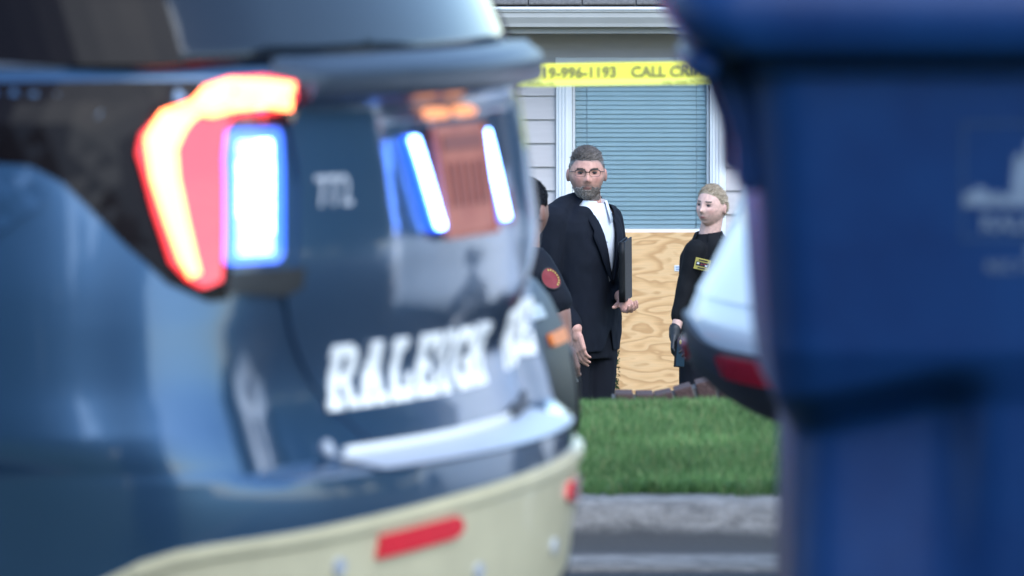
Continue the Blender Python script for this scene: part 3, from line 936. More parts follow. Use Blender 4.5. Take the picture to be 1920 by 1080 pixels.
# tailgate with number, plate, lamps
tgp = [(-.592, 1.176), (-.588, 1.10), (-.612, 1.0), (-.635, .925), (-.60, .88), (-.555, .838), (-.50, .79), (-.448, .748), (-.41, .722), (-.38, .705), (.38, .705), (.41, .722), (.448, .748), (.50, .79), (.555, .838), (.60, .88), (.635, .925), (.612, 1.0), (.588, 1.10), (.592, 1.176)]
gate = skin_patch("tailgate", SUV, [tgp], "paint", suv, .006, .03, .010)
gate.data.polygons.foreach_set("use_smooth", np.ones(len(gate.data.polygons), dtype=bool)); gate.data.set_sharp_from_angle(angle=R(30))
cs_ = [(1.204, -.02), (1.206, .002), (1.214, .009), (1.238, .010), (1.250, .006), (1.262, -.012), (1.268, -.05)]
rings_ = []
for s in np.linspace(-.66, .66, 48):
    p_, n_, d_ = SUV.frame(s, 1.06); p0_ = SUV.surf(s, 1.222)
    nh = np.array([n_[0], n_[1], 0]); nh /= np.linalg.norm(nh); en = sstep(.66, .56, abs(s)) if abs(s) > .56 else 1.0
    rings_.append([tuple(p0_ * [1, 1, 0] + nh * (o_ * en - .012 * (1 - en)) + np.array([0, 0, z_])) for z_, o_ in cs_])
bm = bmesh.new(); loft(bm, rings_)
o = bmobj("spoiler_shelf", bm, "shelf_paint", suv, True); o.data.set_sharp_from_angle(angle=R(40))
for word, a, b2, z0_, z1_ in (("RALEIGH", -.478, .130, .752, .850), ("POLICE", .33, .72, .758, .852)):
    for pl in slab_word(word, a, b2, z0_, z1_):
        skin_patch("letter", SUV, pl, "letter_white", gate, .009, .03, .004)
me = text_mesh("772", .062, 0, .0012, space=1.05)
a = mesh_arrays(me); out = []
for p in a:
    q, n_, d_ = SUV.frame(-.556 + p[0] * .98, 1.052 + p[1]); out.append(q + n_ * .0085)
set_co(me, np.array(out)); link_mesh("number", me, "letter_silver", gate, False)
# licence plate and its lamps: a small frame tangent to the gate
PS = -.058
pp, pn, pd = SUV.frame(PS, 1.07)
pn = np.array(pn); pd = np.array(pd); pu = np.cross(pn, pd); pu = pu if pu[2] > 0 else -pu
rotp = Matrix((pd, -pn, pu)).transposed()      # columns: along, inwards, up
def on_plate(x, y, z): return Vector(pp + pd * x + pn * y + pu * z)
plate = box("licence_plate", on_plate(0, .016, 0), (.236, .006, .17), "plate", suv, .008, rotp)
for i, (dx, w) in enumerate(((-.078, .024), (-.045, .022), (-.012, .024), (.022, .024), (.053, .022), (.084, .024))):
    box("plate_mark", on_plate(dx, .0205, -.005), (w * .7, .002, .065), "plate_mark", plate, 0, rotp)
box("plate_band", on_plate(0, .0205, .058), (.19, .002, .022), "plate_mark", plate, 0, rotp)
for s0 in (-.125, .005):
    skin_patch("plate_lamp", SUV, [rrect(s0 - .04, s0 + .04, 1.168, 1.182, .005)], "plate_lamp", suv, .016, .04, .016)
def lean(s, z): return s - .38 * (z - 1.07)
for s0, s1 in ((-.232, -.198), (.080, .125)):
    h = skin_patch("lamp_bar", SUV, [[(lean(a, z), z) for a, z in rrect(s0, s1, 1.000, 1.142, .012)]], "blue_lens", suv, .018, .03, .020)
    for k in range(8):
        zc_ = 1.0115 + k * .0170
        skin_patch("diode", SUV, [[(lean(a, z), z) for a, z in rrect(s0 + .006, s1 - .006, zc_ - .0083, zc_ + .0083, .004, 3)]], "blue_led", h, .0225, .04, .005)
# left and right tail light: red C with a blue module inside it
def tail_light(sg):
    m_ = lambda pl: [(sg * -(a - (.11 if sg > 0 else 0)), z) for a, z in pl]
    outer = [(-.628, 1.228), (-.684, 1.238), (-.744, 1.236), (-.786, 1.226), (-.83, 1.197), (-.874, 1.164), (-.886, 1.138), (-.878, 1.056), (-.864, .985), (-.84, .96), (-.816, .948), (-.786, .956), (-.770, 1.03), (-.752, 1.124), (-.735, 1.168), (-.712, 1.184), (-.655, 1.196), (-.632, 1.20)]
    hs = skin_patch("tail_light", SUV, [m_(outer)], "tail_lens", suv, .012, .03, .016)
    core = ribbon([(-.640, 1.2155), (-.70, 1.220), (-.745, 1.219), (-.785, 1.207), (-.825, 1.180), (-.852, 1.148), (-.857, 1.10), (-.850, 1.04), (-.842, .99), (-.833, .965)], [.0085, .0105, .0125, .0165, .0200, .0225, .0200, .0160, .0125, .008])
    skin_patch("light_strip", SUV, [m_(core)], "tail_led", hs, .0165, .03, .005)
    skin_patch("inner_lens", SUV, [m_([(-.585, 1.172), (-.575, 1.225), (-.626, 1.226), (-.632, 1.198), (-.655, 1.194), (-.705, 1.182), (-.72, 1.172)])], "tail_dark", hs, .009, .03, .012)
    ln = lambda pl: [(a + .22 * (z - 1.073), z) for a, z in pl]
    bl = skin_patch("blue_lamp", SUV, [m_(ln(rrect(-.756, -.636, .978, 1.166, .016)))], "blue_lens", hs, .010, .03, .014)
    for i in range(2):
        for k in range(6):
            cs = -.716 + i * .034; cz = 1.003 + k * .0265
            skin_patch("diode", SUV, [m_(ln(rrect(cs - .0166, cs + .0166, cz - .0128, cz + .0128, .003, 3)))], "blue_led_dim" if (i == 0 and k in (0, 1, 5)) or (i == 1 and k in (0,)) else "blue_led", bl, .014, .04, .004)
    skin_patch("lamp_base", SUV, [m_([(-.775, .94), (-.768, .968), (-.60, .968), (-.60, .94), (-.64, .93)])], "plastic_black", hs, .008, .03, .010)
tail_light(1); tail_light(-1)
# bumper: lower cover, step pad, reflectors, sensors
def fz(s):
    return np.interp(s, [-1.5, -1.10, -1.02, -.95, -.85, -.70, -.52, -.28, 0, .28, .52, .70, .85, .95, 1.02, 1.1, 1.5], [.45, .505, .548, .582, .594, .601, .610, .622, .630, .634, .634, .632, .62, .60, .57, .52, .45])
ss = np.linspace(-1.12, 1.12, 46)
cover = [(s, fz(s)) for s in ss] + [(s, .33) for s in ss[::-1]]
fas = skin_patch("bumper_cover", SUV, [cover], "fascia_lit_tan", suv, .007, .05, .012)
skin_patch("cover_ridge", SUV, [ribbon([(s, fz(s) - .012) for s in np.linspace(-.98, .98, 34)], .0055)], "fascia_lit_tan", fas, .013, .05, .008)
for sg in (-1, 1):
    pl = [(-.528, .548), (-.524, .582), (-.40, .588), (-.305, .592), (-.284, .584), (-.278, .570), (-.30, .560)]
    skin_patch("reflector", SUV, [[(sg * -a, z) for a, z in pl]], "red_reflector", fas, .014, .03, .010)
    for cs, cz in ((-.62, .544), (-.20, .50)):
        skin_patch("parking_sensor", SUV, [[(sg * -(cs + .0135 * math.cos(R(k * 30))), cz + .0135 * math.sin(R(k * 30))) for k in range(12)]], "letter_silver", fas, .012, .03, .006)
skin_patch("parking_sensor", SUV, [[(-.505 + .013 * math.cos(R(k * 30)), .700 + .013 * math.sin(R(k * 30))) for k in range(12)]], "letter_silver", suv, .008, .03, .006)
skin_patch("lower_slot", SUV, [[(.30, .440), (.80, .475), (.80, .462), (.30, .425)]], "plastic_black", fas, .010, .05, .006)
# step pad on the bumper ledge
v, f = [], []
for s in np.linspace(-.50, .50, 30):
    a = SUV.surf(s, .671); b2 = SUV.surf(s, .6845)
    v += [a + [.004, 0, .004], b2 + [.004, 0, .006]]
for i in range(29):
    f.append((2 * i, 2 * i + 2, 2 * i + 3, 2 * i + 1))
pyobj("step_pad", v, f, "letter_silver", suv)
skin_patch("step_highlight", SUV, [ribbon([(s, .692) for s in np.linspace(-.46, .24, 20)], .0075)], "letter_white", suv, .010, .05, .010)  # white strip painted as the sky highlight along the bumper step
skin_patch("step_recess", SUV, [[(.27, .682), (.50, .684), (.52, .712), (.27, .708)]], "plastic_grey", suv, .012, .04, .010)
# mirrors and lamps further forward
for sg in (-1, 1):
    bm = bmesh.new(); add_box(bm, (-3.35, sg * 1.04, 1.20), (.13, .22, .16), bev=.04); add_box(bm, (-3.36, sg * .93, 1.15), (.06, .12, .04), bev=.01)
    bmobj("mirror", bm, "paint_black", suv, True)
    skin_patch("headlight", SUV, [[(sg * .62, .88), (sg * .92, .90), (sg * .95, 1.0), (sg * .64, .97)]], "letter_white", suv, .01, .05, .012, rear=False)
    skin_patch("door_handle", SUV, [rrect(-3.06, -2.88, 1.03, 1.055, .01)] if sg < 0 else [rrect(2.88, 3.06, 1.03, 1.055, .01)], "paint", suv, .03, .06, .034)

# ------------------------------------------------------------------ white SUV parked by the far kerb
WS = Shell(
    w=[(.18, .80), (.30, .88), (.45, .93), (.60, .945), (.8, .95), (.95, .94), (1.05, .92), (1.10, .88)],
    ur=[(.18, -.75), (.36, -.52), (.44, -.32), (.475, -.15), (.51, -.075), (.56, -.022), (.61, -.004), (.66, .0), (.70, -.016), (.76, -.052), (.84, -.092), (.92, -.118), (1.0, -.14), (1.10, -.17)],
    uf=[(.18, -4.45), (.4, -4.62), (.6, -4.66), (.8, -4.62), (.92, -4.5), (1.0, -4.2), (1.06, -3.7), (1.10, -3.4)],
    Rr=1.7, Rf=2.4, cr=(.24, .30), cf=(.45, .40), tap=0.07, umid=-2.3)
wsv = thing("white_suv", "white SUV with dark bumper and red reflector parked at the kerb", "car", (.362, 13.3, 0), PI + R(7))
zs2 = [.18, .25, .30, .36, .40, .44, .46, .475, .49, .51, .53, .56, .585, .61, .635, .66, .68, .70, .73, .76, .80, .84, .88, .92, .96, 1.0, 1.05, 1.08, 1.10]
car_body("body", WS, zs2, "white_paint", wsv, (-.98, -3.68), .41, ne=22, yin=.56)
G2 = Shell(w=[(1.095, .86), (1.3, .80), (1.5, .70), (1.6, .60), (1.64, .45)], ur=[(1.095, -.17), (1.3, -.30), (1.5, -.46), (1.6, -.62), (1.64, -.9)], uf=[(1.095, -3.45), (1.3, -2.9), (1.5, -2.4), (1.6, -2.1), (1.64, -1.9)], Rr=2.0, Rf=2.2, cr=(.25, .28), cf=(.5, .4), tap=.06, umid=-1.8)
loft_shell("window_glass", G2, list(np.linspace(1.095, 1.48, 9)), "car_glass", wsv)
loft_shell("roof", G2, [1.481, 1.50, 1.53, 1.57, 1.60, 1.62, 1.64], "white_paint", wsv)
add_wheels(wsv, (-.98, -3.68), .78, .34)
s2 = np.linspace(-1.02, 1.02, 44)
zb = lambda s: np.interp(s, [-1.3, -1.15, -.9, -.3, -.1, .08, .2, .6, .95, 1.15, 1.3], [.56, .60, .655, .662, .660, .632, .624, .622, .62, .60, .56])
cl = skin_patch("lower_bumper", WS, [[(s, zb(s)) for s in s2] + [(s, .40) for s in s2[::-1]]], "plastic_grey", wsv, .010, .05, .014)
for sg in (-1, 1):
    skin_patch("reflector", WS, [[(sg * a, z) for a, z in ((.215, .608), (.24, .614), (.54, .612), (.58, .60), (.56, .568), (.26, .572), (.225, .580))]], "red_reflector", cl, .018, .04, .010)
    skin_patch("tail_light", WS, [[(sg * a, z) for a, z in ((.45, .93), (.95, .95), (1.05, 1.03), (.92, 1.05), (.45, 1.03))]], "red_reflector", wsv, .012, .05, .014)
skin_patch("tailgate", WS, [[(-.52, .71), (.52, .71), (.60, .90), (.58, 1.06), (-.58, 1.06), (-.60, .90)]], "white_paint", wsv, .004, .04, .006)

# ------------------------------------------------------------------ dark sedan whose nose shows past the SUV
DS = Shell(
    w=[(.16, .80), (.30, .88), (.5, .91), (.7, .905), (.80, .88), (.84, .85)],
    ur=[(.16, -.2), (.4, -.02), (.6, 0.), (.8, -.05), (.84, -.1)],
    uf=[(.16, -4.86), (.30, -4.97), (.42, -5.0), (.50, -4.995), (.56, -4.985), (.62, -4.965), (.67, -4.94), (.70, -4.915), (.72, -4.87), (.75, -4.7), (.79, -4.3), (.84, -3.6)],
    Rr=2.0, Rf=1.6, cr=(.4, .38), cf=(.34, .36), tap=0.06, umid=-2.5)
dsn = thing("dark_sedan", "dark sedan nose with amber side marker showing behind the police SUV", "car", (.134 - 5.0 * math.cos(R(4)), 14.1 - 5.0 * math.sin(R(4)), 0), PI + R(4))
zs3 = [.16, .22, .30, .38, .44, .50, .54, .58, .61, .64, .67, .685, .70, .71, .72, .74, .76, .79, .82, .84]
car_body("body", DS, zs3, "navy_paint", dsn, (-1.1, -4.05), .38, ne=18, yin=.54)
G3 = Shell(w=[(.835, .83), (1.1, .74), (1.3, .62), (1.38, .5), (1.41, .35)], ur=[(.835, -.6), (1.1, -1.0), (1.3, -1.45), (1.38, -1.7), (1.41, -1.9)], uf=[(.835, -3.7), (1.1, -3.15), (1.3, -2.7), (1.38, -2.5), (1.41, -2.3)], Rr=2.0, Rf=2.0, cr=(.3, .3), cf=(.4, .35), tap=.04, umid=-2.1)
loft_shell("window_glass", G3, list(np.linspace(.835, 1.29, 9)), "car_glass", dsn)
loft_shell("roof", G3, [1.291, 1.32, 1.35, 1.38, 1.40, 1.41], "navy_paint", dsn)
add_wheels(dsn, (-1.1, -4.05), .76, .33)
for sg in (-1, 1):
    skin_patch("side_marker", DS, [rrect(.225, .45, .588, .614, .010) if sg > 0 else rrect(-.45, -.225, .588, .614, .010)], "amber_lens", dsn, .008, .04, .010, rear=False)
    skin_patch("headlight", DS, [[(sg * a, z) for a, z in ((.40, .645), (.72, .645), (.74, .675), (.40, .67))]], "letter_silver", dsn, .006, .04, .010, rear=False)
skin_patch("grille", DS, [rrect(-.20, .20, .36, .56, .03)], "plastic_black", dsn, .005, .05, .008, rear=False)

# ------------------------------------------------------------------ blue wheeled cart in the right foreground
BX, BYY, BZ = .588, 8.05, .178
cart = thing("recycling_cart", "large blue wheeled cart with faded city emblem in the right foreground", "bin", (BX, BYY, BZ), R(0))
def cart_ring(z):
    """rounded rectangle contour, wider towards the top, cut back above the wheel on the lower left"""
    h = z
    hw = np.interp(h, [0, .30, .74, .80, 1.06, 1.12], [.235, .258, .286, .294, .312, .320])
    hd = np.interp(h, [0, .30, .74, .80, 1.06, 1.12], [.25, .28, .315, .335, .352, .355])
    r = np.interp(h, [0, .7, 1.12], [.05, .055, .06])
    pts = []
    for cx, cy, a0 in ((hw - r, hd - r, 0), (-hw + r, hd - r, 90), (-hw + r, -hd + r, 180), (hw - r, -hd + r, 270)):
        for k in range(9):
            a = R(a0 + 90 * k / 8)
            pts.append((cx + r * math.cos(a), cy + r * math.sin(a)))
        nx = ((-hw + r, hd), (-hw, -hd + r), (hw - r, -hd), (hw, hd - r))[(0, 90, 180, 270).index(a0)]
        p = pts[-1]
        m_ = 24 if a0 in (180,) else 8
        for k in range(1, m_):
            pts.append((p[0] + (nx[0] - p[0]) * k / m_, p[1] + (nx[1] - p[1]) * k / m_))
    out = []
    for x, y in pts:
        # recess: front face of the lower left part set back, its brow a shallow arch
        brow = .750 + .050 * sstep(-.30, .0, x) if x < 0 else .80
        d = (1 - sstep(brow - .055, brow, h)) * (1 - sstep(-.12, -.03, x)) * sstep(.38, .75, h)
        if y < 0:
            y = y + .055 * d * min(1, -y / .2)
        if x < 0:
            x = x + .022 * d
        out.append((x, y, z))
    return out
zc = sorted(set(list(np.linspace(0, .68, 14)) + list(np.linspace(.69, .82, 20)) + list(np.linspace(.84, 1.12, 12))))
bm = bmesh.new(); loft(bm, [cart_ring(z) for z in zc])
o = bmobj("body", bm, "bin_blue", cart, True); o.data.set_sharp_from_angle(angle=R(40))
def rr_ring(hw, hd, r, z, dx=0, dy=0):
    pts = []
    for cx, cy, a0 in ((hw - r, hd - r, 0), (-hw + r, hd - r, 90), (-hw + r, -hd + r, 180), (hw - r, -hd + r, 270)):
        for k in range(9):
            a = R(a0 + 90 * k / 8); pts.append((dx + cx + r * math.cos(a), dy + cy + r * math.sin(a), z))
    return pts
bm = bmesh.new(); loft(bm, [rr_ring(.324, .357, .06, 1.112), rr_ring(.327, .360, .06, 1.116), rr_ring(.327, .360, .06, 1.132), rr_ring(.32, .355, .06, 1.14)])
bmobj("rim", bm, "bin_blue", cart, True)
bm = bmesh.new(); loft(bm, [rr_ring(.355, .385, .07, 1.134), rr_ring(.383, .40, .07, 1.15), rr_ring(.408, .405, .07, 1.185), rr_ring(.412, .395, .09, 1.22), rr_ring(.35, .34, .12, 1.252), rr_ring(.20, .20, .12, 1.262)])
o = bmobj("lid", bm, "bin_blue", cart, True)
# hinge bracket and handle on the left
def slab_poly(name, pts, y0, y1, material, parent, bev=.006):
    bm = bmesh.new()
    a = [bm.verts.new((p[0], y0, p[1])) for p in pts]; b2 = [bm.verts.new((p[0], y1, p[1])) for p in pts]
    n = len(pts)
    bm.faces.new(a); bm.faces.new(b2[::-1])
    for i in range(n):
        bm.faces.new((a[i], b2[i], b2[(i + 1) % n], a[(i + 1) % n]))
    bmesh.ops.recalc_face_normals(bm, faces=bm.faces)
    bmesh.ops.bevel(bm, geom=bm.edges[:], offset=bev, segments=2, affect='EDGES')
    return bmobj(name, bm, material, parent)
for y0 in (-.30, .22):
    slab_poly("hinge_bracket", [(-.400, 1.175), (-.377, 1.145), (-.352, 1.09), (-.334, 1.04), (-.331, .982), (-.28, .982), (-.28, 1.130), (-.37, 1.15)], y0, y0 + .08, "bin_blue", cart)
bm = bmesh.new(); tube_mesh(bm, [(-.37, -.36, 1.126), (-.374, -.1, 1.126), (-.374, .1, 1.126), (-.37, .36, 1.126)], .016, 12)
bmobj("handle", bm, "bin_blue", cart, True)
for sgn in (-1, 1):
    bm = bmesh.new()
    mt = Matrix.Translation((-.20, sgn * .30, .127)) @ Matrix.Diagonal((1, sgn, 1, 1))
    lathe(bm, [(.02, -.03), (.10, -.03), (.125, -.02), (.127, 0), (.125, .02), (.10, .03), (.02, .03)], 28, mt)
    bmobj("wheel", bm, "rubber", cart, True)
# printed emblem: frame, skyline, lettering
FY = lambda h: -np.interp(h, [0, .30, .74, .80, 1.06, 1.12], [.25, .28, .315, .335, .352, .355]) - .0015
def print_poly(name, polys, material="bin_print", dy=0.0):
    v, f = [], []
    for pl in polys:
        b0 = len(v); v += [(x, FY(h) - dy, h) for x, h in pl]; f.append(tuple(range(b0, len(v))))
    return pyobj(name, v, f, material, cart, False)
E0, E1, EB, ET = -.078, .078, .930, 1.063
tk = .0022
fr = lambda a, b2, c, d: [(a, c), (b2, c), (b2, d), (a, d)]
print_poly("emblem_frame", [fr(E0, E1, EB, EB + tk), fr(E0, E1, ET - tk, ET), fr(E0, E0 + tk, EB + tk, ET - tk), fr(E1 - tk, E1, EB + tk, ET - tk)], "bin_print_faint")
sk = [(E0 + .002, .968), (E0 + .002, .983), (-.066, .983), (-.062, .990), (-.052, .988), (-.046, .980), (-.036, .984), (-.030, .979), (-.022, .981), (-.0195, 1.012), (-.0195, 1.022), (-.012, 1.029), (-.005, 1.022), (-.0045, 1.040), (.002, 1.046), (.009, 1.040), (.0095, 1.008), (.018, 1.008), (.020, .995), (.030, .995), (.034, 1.003), (.044, 1.003), (.046, .986), (.060, .988), (.066, .980), (E1 - .002, .982), (E1 - .002, .968)]
print_poly("emblem_skyline", [sk])
def cart_text(txt, size, h, space=1.0, off=0.0):
    me = text_mesh(txt, size, 0, off, 'CENTER', space)
    a = mesh_arrays(me); q = np.array([(p[0], FY(h + p[1]) - .0003, h + p[1]) for p in a]); set_co(me, q)
    return link_mesh("lettering", me, "bin_print", cart, False)
cart_text("RALEIGH", .026, .940, 1.12, .0006)
cart_text("&", .019, .911)
cart_text("RECYCLING", .018, .893, 1.05)
# ------------------------------------------------------------------ people
def rotz(p, a):
    c, s_ = math.cos(a), math.sin(a)
    return Vector((p[0] * c - p[1] * s_, p[0] * s_ + p[1] * c, p[2]))
class Person:
    """joints are given as offsets in metres from the feet: x right, y away, z up"""
    def __init__(self, loc, label, px0, crown, ppm, H):
        self.root = thing("person", label, "person", loc)
        self.px0, self.crown, self.ppm, self.H = px0, crown, ppm, H
    def P(self, px, py, y):
        return Vector(((px - self.px0) / self.ppm, y, self.H - (py - self.crown) / self.ppm))
def head_points(bm, c, rm, sc=1.0, jaw=1.0, soft=0.0, wid=1.0):
    vs = bmesh.ops.create_icosphere(bm, subdivisions=5, radius=1.0)["verts"]
    for v in vs:
        a, b2, c2 = v.co
        x, y, z = .0755 * wid * a, .098 * b2, .118 * c2
        t = max(0, -c2)
        x *= 1 - (.34 - .10 * (jaw - 1)) * t ** 1.7
        x *= 1 + .03 * max(0, c2) * (1 - max(0, c2))
        if b2 > 0: y *= 1 - .50 * t ** 1.2
        if b2 < 0:
            y *= 1 - .05 * max(0, c2) ** 2
            y -= .012 * t * (1 - t) * 2
            g = lambda x0, z0, sx, sz: math.exp(-((x - x0) / sx) ** 2 - ((z - z0) / sz) ** 2)
            fr = min(1, -b2 * 1.6)
            d = 0
            ax = abs(x)
            d += .0085 * math.exp(-((x) / .009) ** 2) * sstep(-.036, -.018, z) * (1 - sstep(.012, .034, z))
            d += .0150 * g(0, -.020, .0115, .013)                        # nose tip
            d += .0060 * math.exp(-((ax - .013) / .007) ** 2 - ((z + .025) / .008) ** 2)
            d -= .0120 * math.exp(-((ax - .031) / .016) ** 2 - ((z - .012) / .012) ** 2)   # sockets
            d += (.0055 - .003 * soft) * math.exp(-((ax - .026) / .024) ** 2 - ((z - .032) / .008) ** 2)   # brow
            d += .0050 * math.exp(-((ax - .044) / .016) ** 2 - ((z + .014) / .016) ** 2)   # cheek
            d += .0050 * g(0, -.052, .020, .0055) + .0055 * g(0, -.062, .018, .0055) - .0035 * g(0, -.057, .022, .0024)
            d += .0070 * g(0, -.092, .020, .014) - .004 * g(0, -.076, .02, .006)
            y -= d * fr
        v.co = Vector(c) + rm @ (Vector((x, y, z)) * sc)
    for sg in (-1, 1):
        ball(bm, Vector(c) + rm @ (Vector((sg * .0785 * wid, .012, -.008)) * sc), (.009 * sc, .017 * sc, .031 * sc), rm @ Matrix.Rotation(sg * R(18), 3, 'Z'))
def hand(bm, wrist, d, n, side, curl=(20, 25, 20), sc=1.0, spread=4, thumb=(38, 15)):
    """d: towards the fingertips, n: out of the palm, side=+1 if the thumb is along d x n"""
    d = Vector(d).normalized(); n = (Vector(n) - d * Vector(n).dot(d)).normalized(); t = d.cross(n).normalized() * side
    w = Vector(wrist)
    L = [(.030, .078), (.010, .086), (-.011, .080), (-.031, .062)]
    capsule(bm, w - d * .02, w + d * .02, .024 * sc, .024 * sc)
    for i, (off, fl) in enumerate(L):
        k0 = w + d * (.088 - .006 * abs(i - 1)) * sc + t * off * sc
        capsule(bm, w + d * .015 * sc + t * off * .6 * sc, k0, .0155 * sc, .0125 * sc)
        p = k0; ang = 0
        dd = d; fan = Matrix.Rotation(R((1.5 - i) * spread) * side, 3, n)
        for j, q in enumerate((.46, .31, .23)):
            ang += R(curl[j] * (1 + .12 * i))
            v = (d * math.cos(ang) + n * math.sin(ang)); v = fan @ v
            p2 = p + v * fl * q * sc
            capsule(bm, p, p2, (.0098 - .0011 * j) * sc, (.0090 - .0011 * j) * sc)
            p = p2
    p = w + d * .022 * sc + t * .022 * sc
    a = R(thumb[0])
    v = d * math.cos(a) + t * math.sin(a) + n * .25
    v.normalize(); p2 = p + v * .045 * sc
    capsule(bm, p, p2, .015 * sc, .0115 * sc)
    a -= R(thumb[1]); v = (d * math.cos(a) + t * math.sin(a) + n * .45).normalized()
    p3 = p2 + v * .034 * sc; capsule(bm, p2, p3, .0110 * sc, .0098 * sc)
    capsule(bm, p3, p3 + (v + n * .2).normalized() * .024 * sc, .0098 * sc, .0078 * sc)
def torso_rings(rows, phi, n=44, flat=2.5):
    out = []
    for (z, cx, cy, rx, ry) in rows:
        r = []
        for k in range(n):
            a = 2 * PI * k / n
            ca, sa = math.cos(a), math.sin(a)
            x = rx * math.copysign(abs(ca) ** (2 / flat), ca); y = ry * math.copysign(abs(sa) ** (2 / flat), sa)
            q = rotz((x, y, 0), phi); r.append((cx + q.x, cy + q.y, z))
        out.append(r)
    return out
def folds(me, amp, scale, zst=1.0, seed=0.0):
    v = mesh_arrays(me)
    nn = np.empty(len(me.vertices) * 3); me.vertices.foreach_get("normal", nn); nn = nn.reshape(-1, 3)
    for i, p in enumerate(v):
        q = Vector((p[0] * scale + seed, p[1] * scale, p[2] * scale * zst))
        v[i] += nn[i] * amp * (noise.noise(q) + .5 * noise.noise(q * 2.3))
    set_co(me, v)
def cut_faces(me, fn):
    """remove the faces for which fn(centre) holds"""
    bm = bmesh.new(); bm.from_mesh(me)
    kill = [f for f in bm.faces if fn(f.calc_center_median())]
    bmesh.ops.delete(bm, geom=kill, context='FACES')
    for it in range(14):                          # even out the cut edge
        new = {}
        for v in bm.verts:
            nb = [e.other_vert(v) for e in v.link_edges if len(e.link_faces) == 1]
            if len(nb) == 2:
                new[v] = v.co * .4 + (nb[0].co + nb[1].co) * .3
        for v, c in new.items(): v.co = c
    bm.to_mesh(me); bm.free()
def shell_from(me, fn, thick, amp=0.0, scale=60):
    """a layer over the part of a mesh where fn (0..1) is positive; thin at its edge"""
    bm = bmesh.new(); bm.from_mesh(me); bm.normal_update()
    w = {v.index: fn(v.co) for v in bm.verts}
    nrm = {v.index: v.normal.copy() for v in bm.verts}
    kill = [f for f in bm.faces if max(w[v.index] for v in f.verts) <= 0]
    idx = {v: v.index for v in bm.verts}
    for v in bm.verts:
        k = w[v.index]
        if k > 0:
            v.co = v.co + nrm[v.index] * (thick * k + .0008 + amp * k * noise.noise(v.co * scale))
        else:
            v.co = v.co - nrm[v.index] * .002
    bmesh.ops.delete(bm, geom=kill, context='FACES')
    out = bpy.data.meshes.new("layer"); bm.to_mesh(out); bm.free()
    return out
def headspace(c, rm, sc):
    inv = rm.inverted(); c = Vector(c)
    return lambda p: (inv @ (Vector(p) - c)) / sc
def paint_faces(me, rules):
    """rules: list of (slot, fn(centre))"""
    for pl in me.polygons:
        for slot, fn in rules:
            if fn(pl.center):
                pl.material_index = slot; break
def eyes(root, c, rm, sc, depth=-.0865):
    for sg in (-1, 1):
        p = Vector(c) + rm @ (Vector((sg * .031, depth + .0062, .0115)) * sc)
        bm = bmesh.new(); ball(bm, p, (.0120 * sc, .0085 * sc, .0046 * sc), rm); e_ = bmobj("eye", bm, "eye_white", root, True)
        bm = bmesh.new(); ball(bm, p + rm @ Vector((0, -.0065 * sc, .0004)), (.0055 * sc, .0042 * sc, .0052 * sc), rm); bmobj("iris", bm, "iris", e_, True)
        bm = bmesh.new()
        tube_mesh(bm, [p + rm @ (Vector((x, -.0085 + .14 * abs(x), .0058 - 14 * x * x)) * sc) for x in (-.0135, -.007, 0, .007, .0135)], .0016 * sc, 6)
        bmobj("eyelid", bm, "brow", e_, True)
def sheet_on(me_body, name, fn, material, parent, thick):
    me = shell_from(me_body, fn, thick)
    me.name = name
    return link_mesh(name, me, material, parent)

def strands(me, name, n, L, material, parent, comb, wid=.0013, keep=None, seed=1, lift=.35):
    """short single hairs rooted on a layer; comb(point) gives the direction they are brushed"""
    rg = np.random.default_rng(seed)
    me.calc_loop_triangles()
    co = mesh_arrays(me); tri = np.array([t.vertices[:] for t in me.loop_triangles])
    a, b2, c = co[tri[:, 0]], co[tri[:, 1]], co[tri[:, 2]]
    cr_ = np.cross(b2 - a, c - a); ar = np.linalg.norm(cr_, axis=1); nr_ = cr_ / (ar[:, None] + 1e-12)
    k = rg.choice(len(tri), n, p=ar / ar.sum()); r1, r2 = rg.uniform(0, 1, n) ** .5, rg.uniform(0, 1, n)
    P_ = a[k] * (1 - r1)[:, None] + b2[k] * (r1 * (1 - r2))[:, None] + c[k] * (r1 * r2)[:, None]
    v, f = [], []
    for p, nn in zip(P_, nr_[k]):
        if keep is not None and not keep(Vector(p)): continue
        d = np.array(comb(Vector(p)), float); d = d - nn * d.dot(nn); d = d / (np.linalg.norm(d) + 1e-9) + nn * lift + rg.normal(0, .22, 3)
        d /= np.linalg.norm(d); sd_ = np.cross(d, nn + rg.normal(0, .3, 3)); sd_ /= np.linalg.norm(sd_) + 1e-9
        l = L * rg.uniform(.6, 1.25); b0 = len(v); w_ = wid * rg.uniform(.7, 1.3)
        v += [p - sd_ * w_, p + sd_ * w_, p + d * l * .6 + nn * .001 + sd_ * w_ * .8, p + d * l + nn * -.001]
        f += [(b0, b0 + 1, b0 + 2), (b0, b0 + 2, b0 + 3)]
    o = pyobj(name, v, f, material, parent, False)
    return kind(o, "stuff")

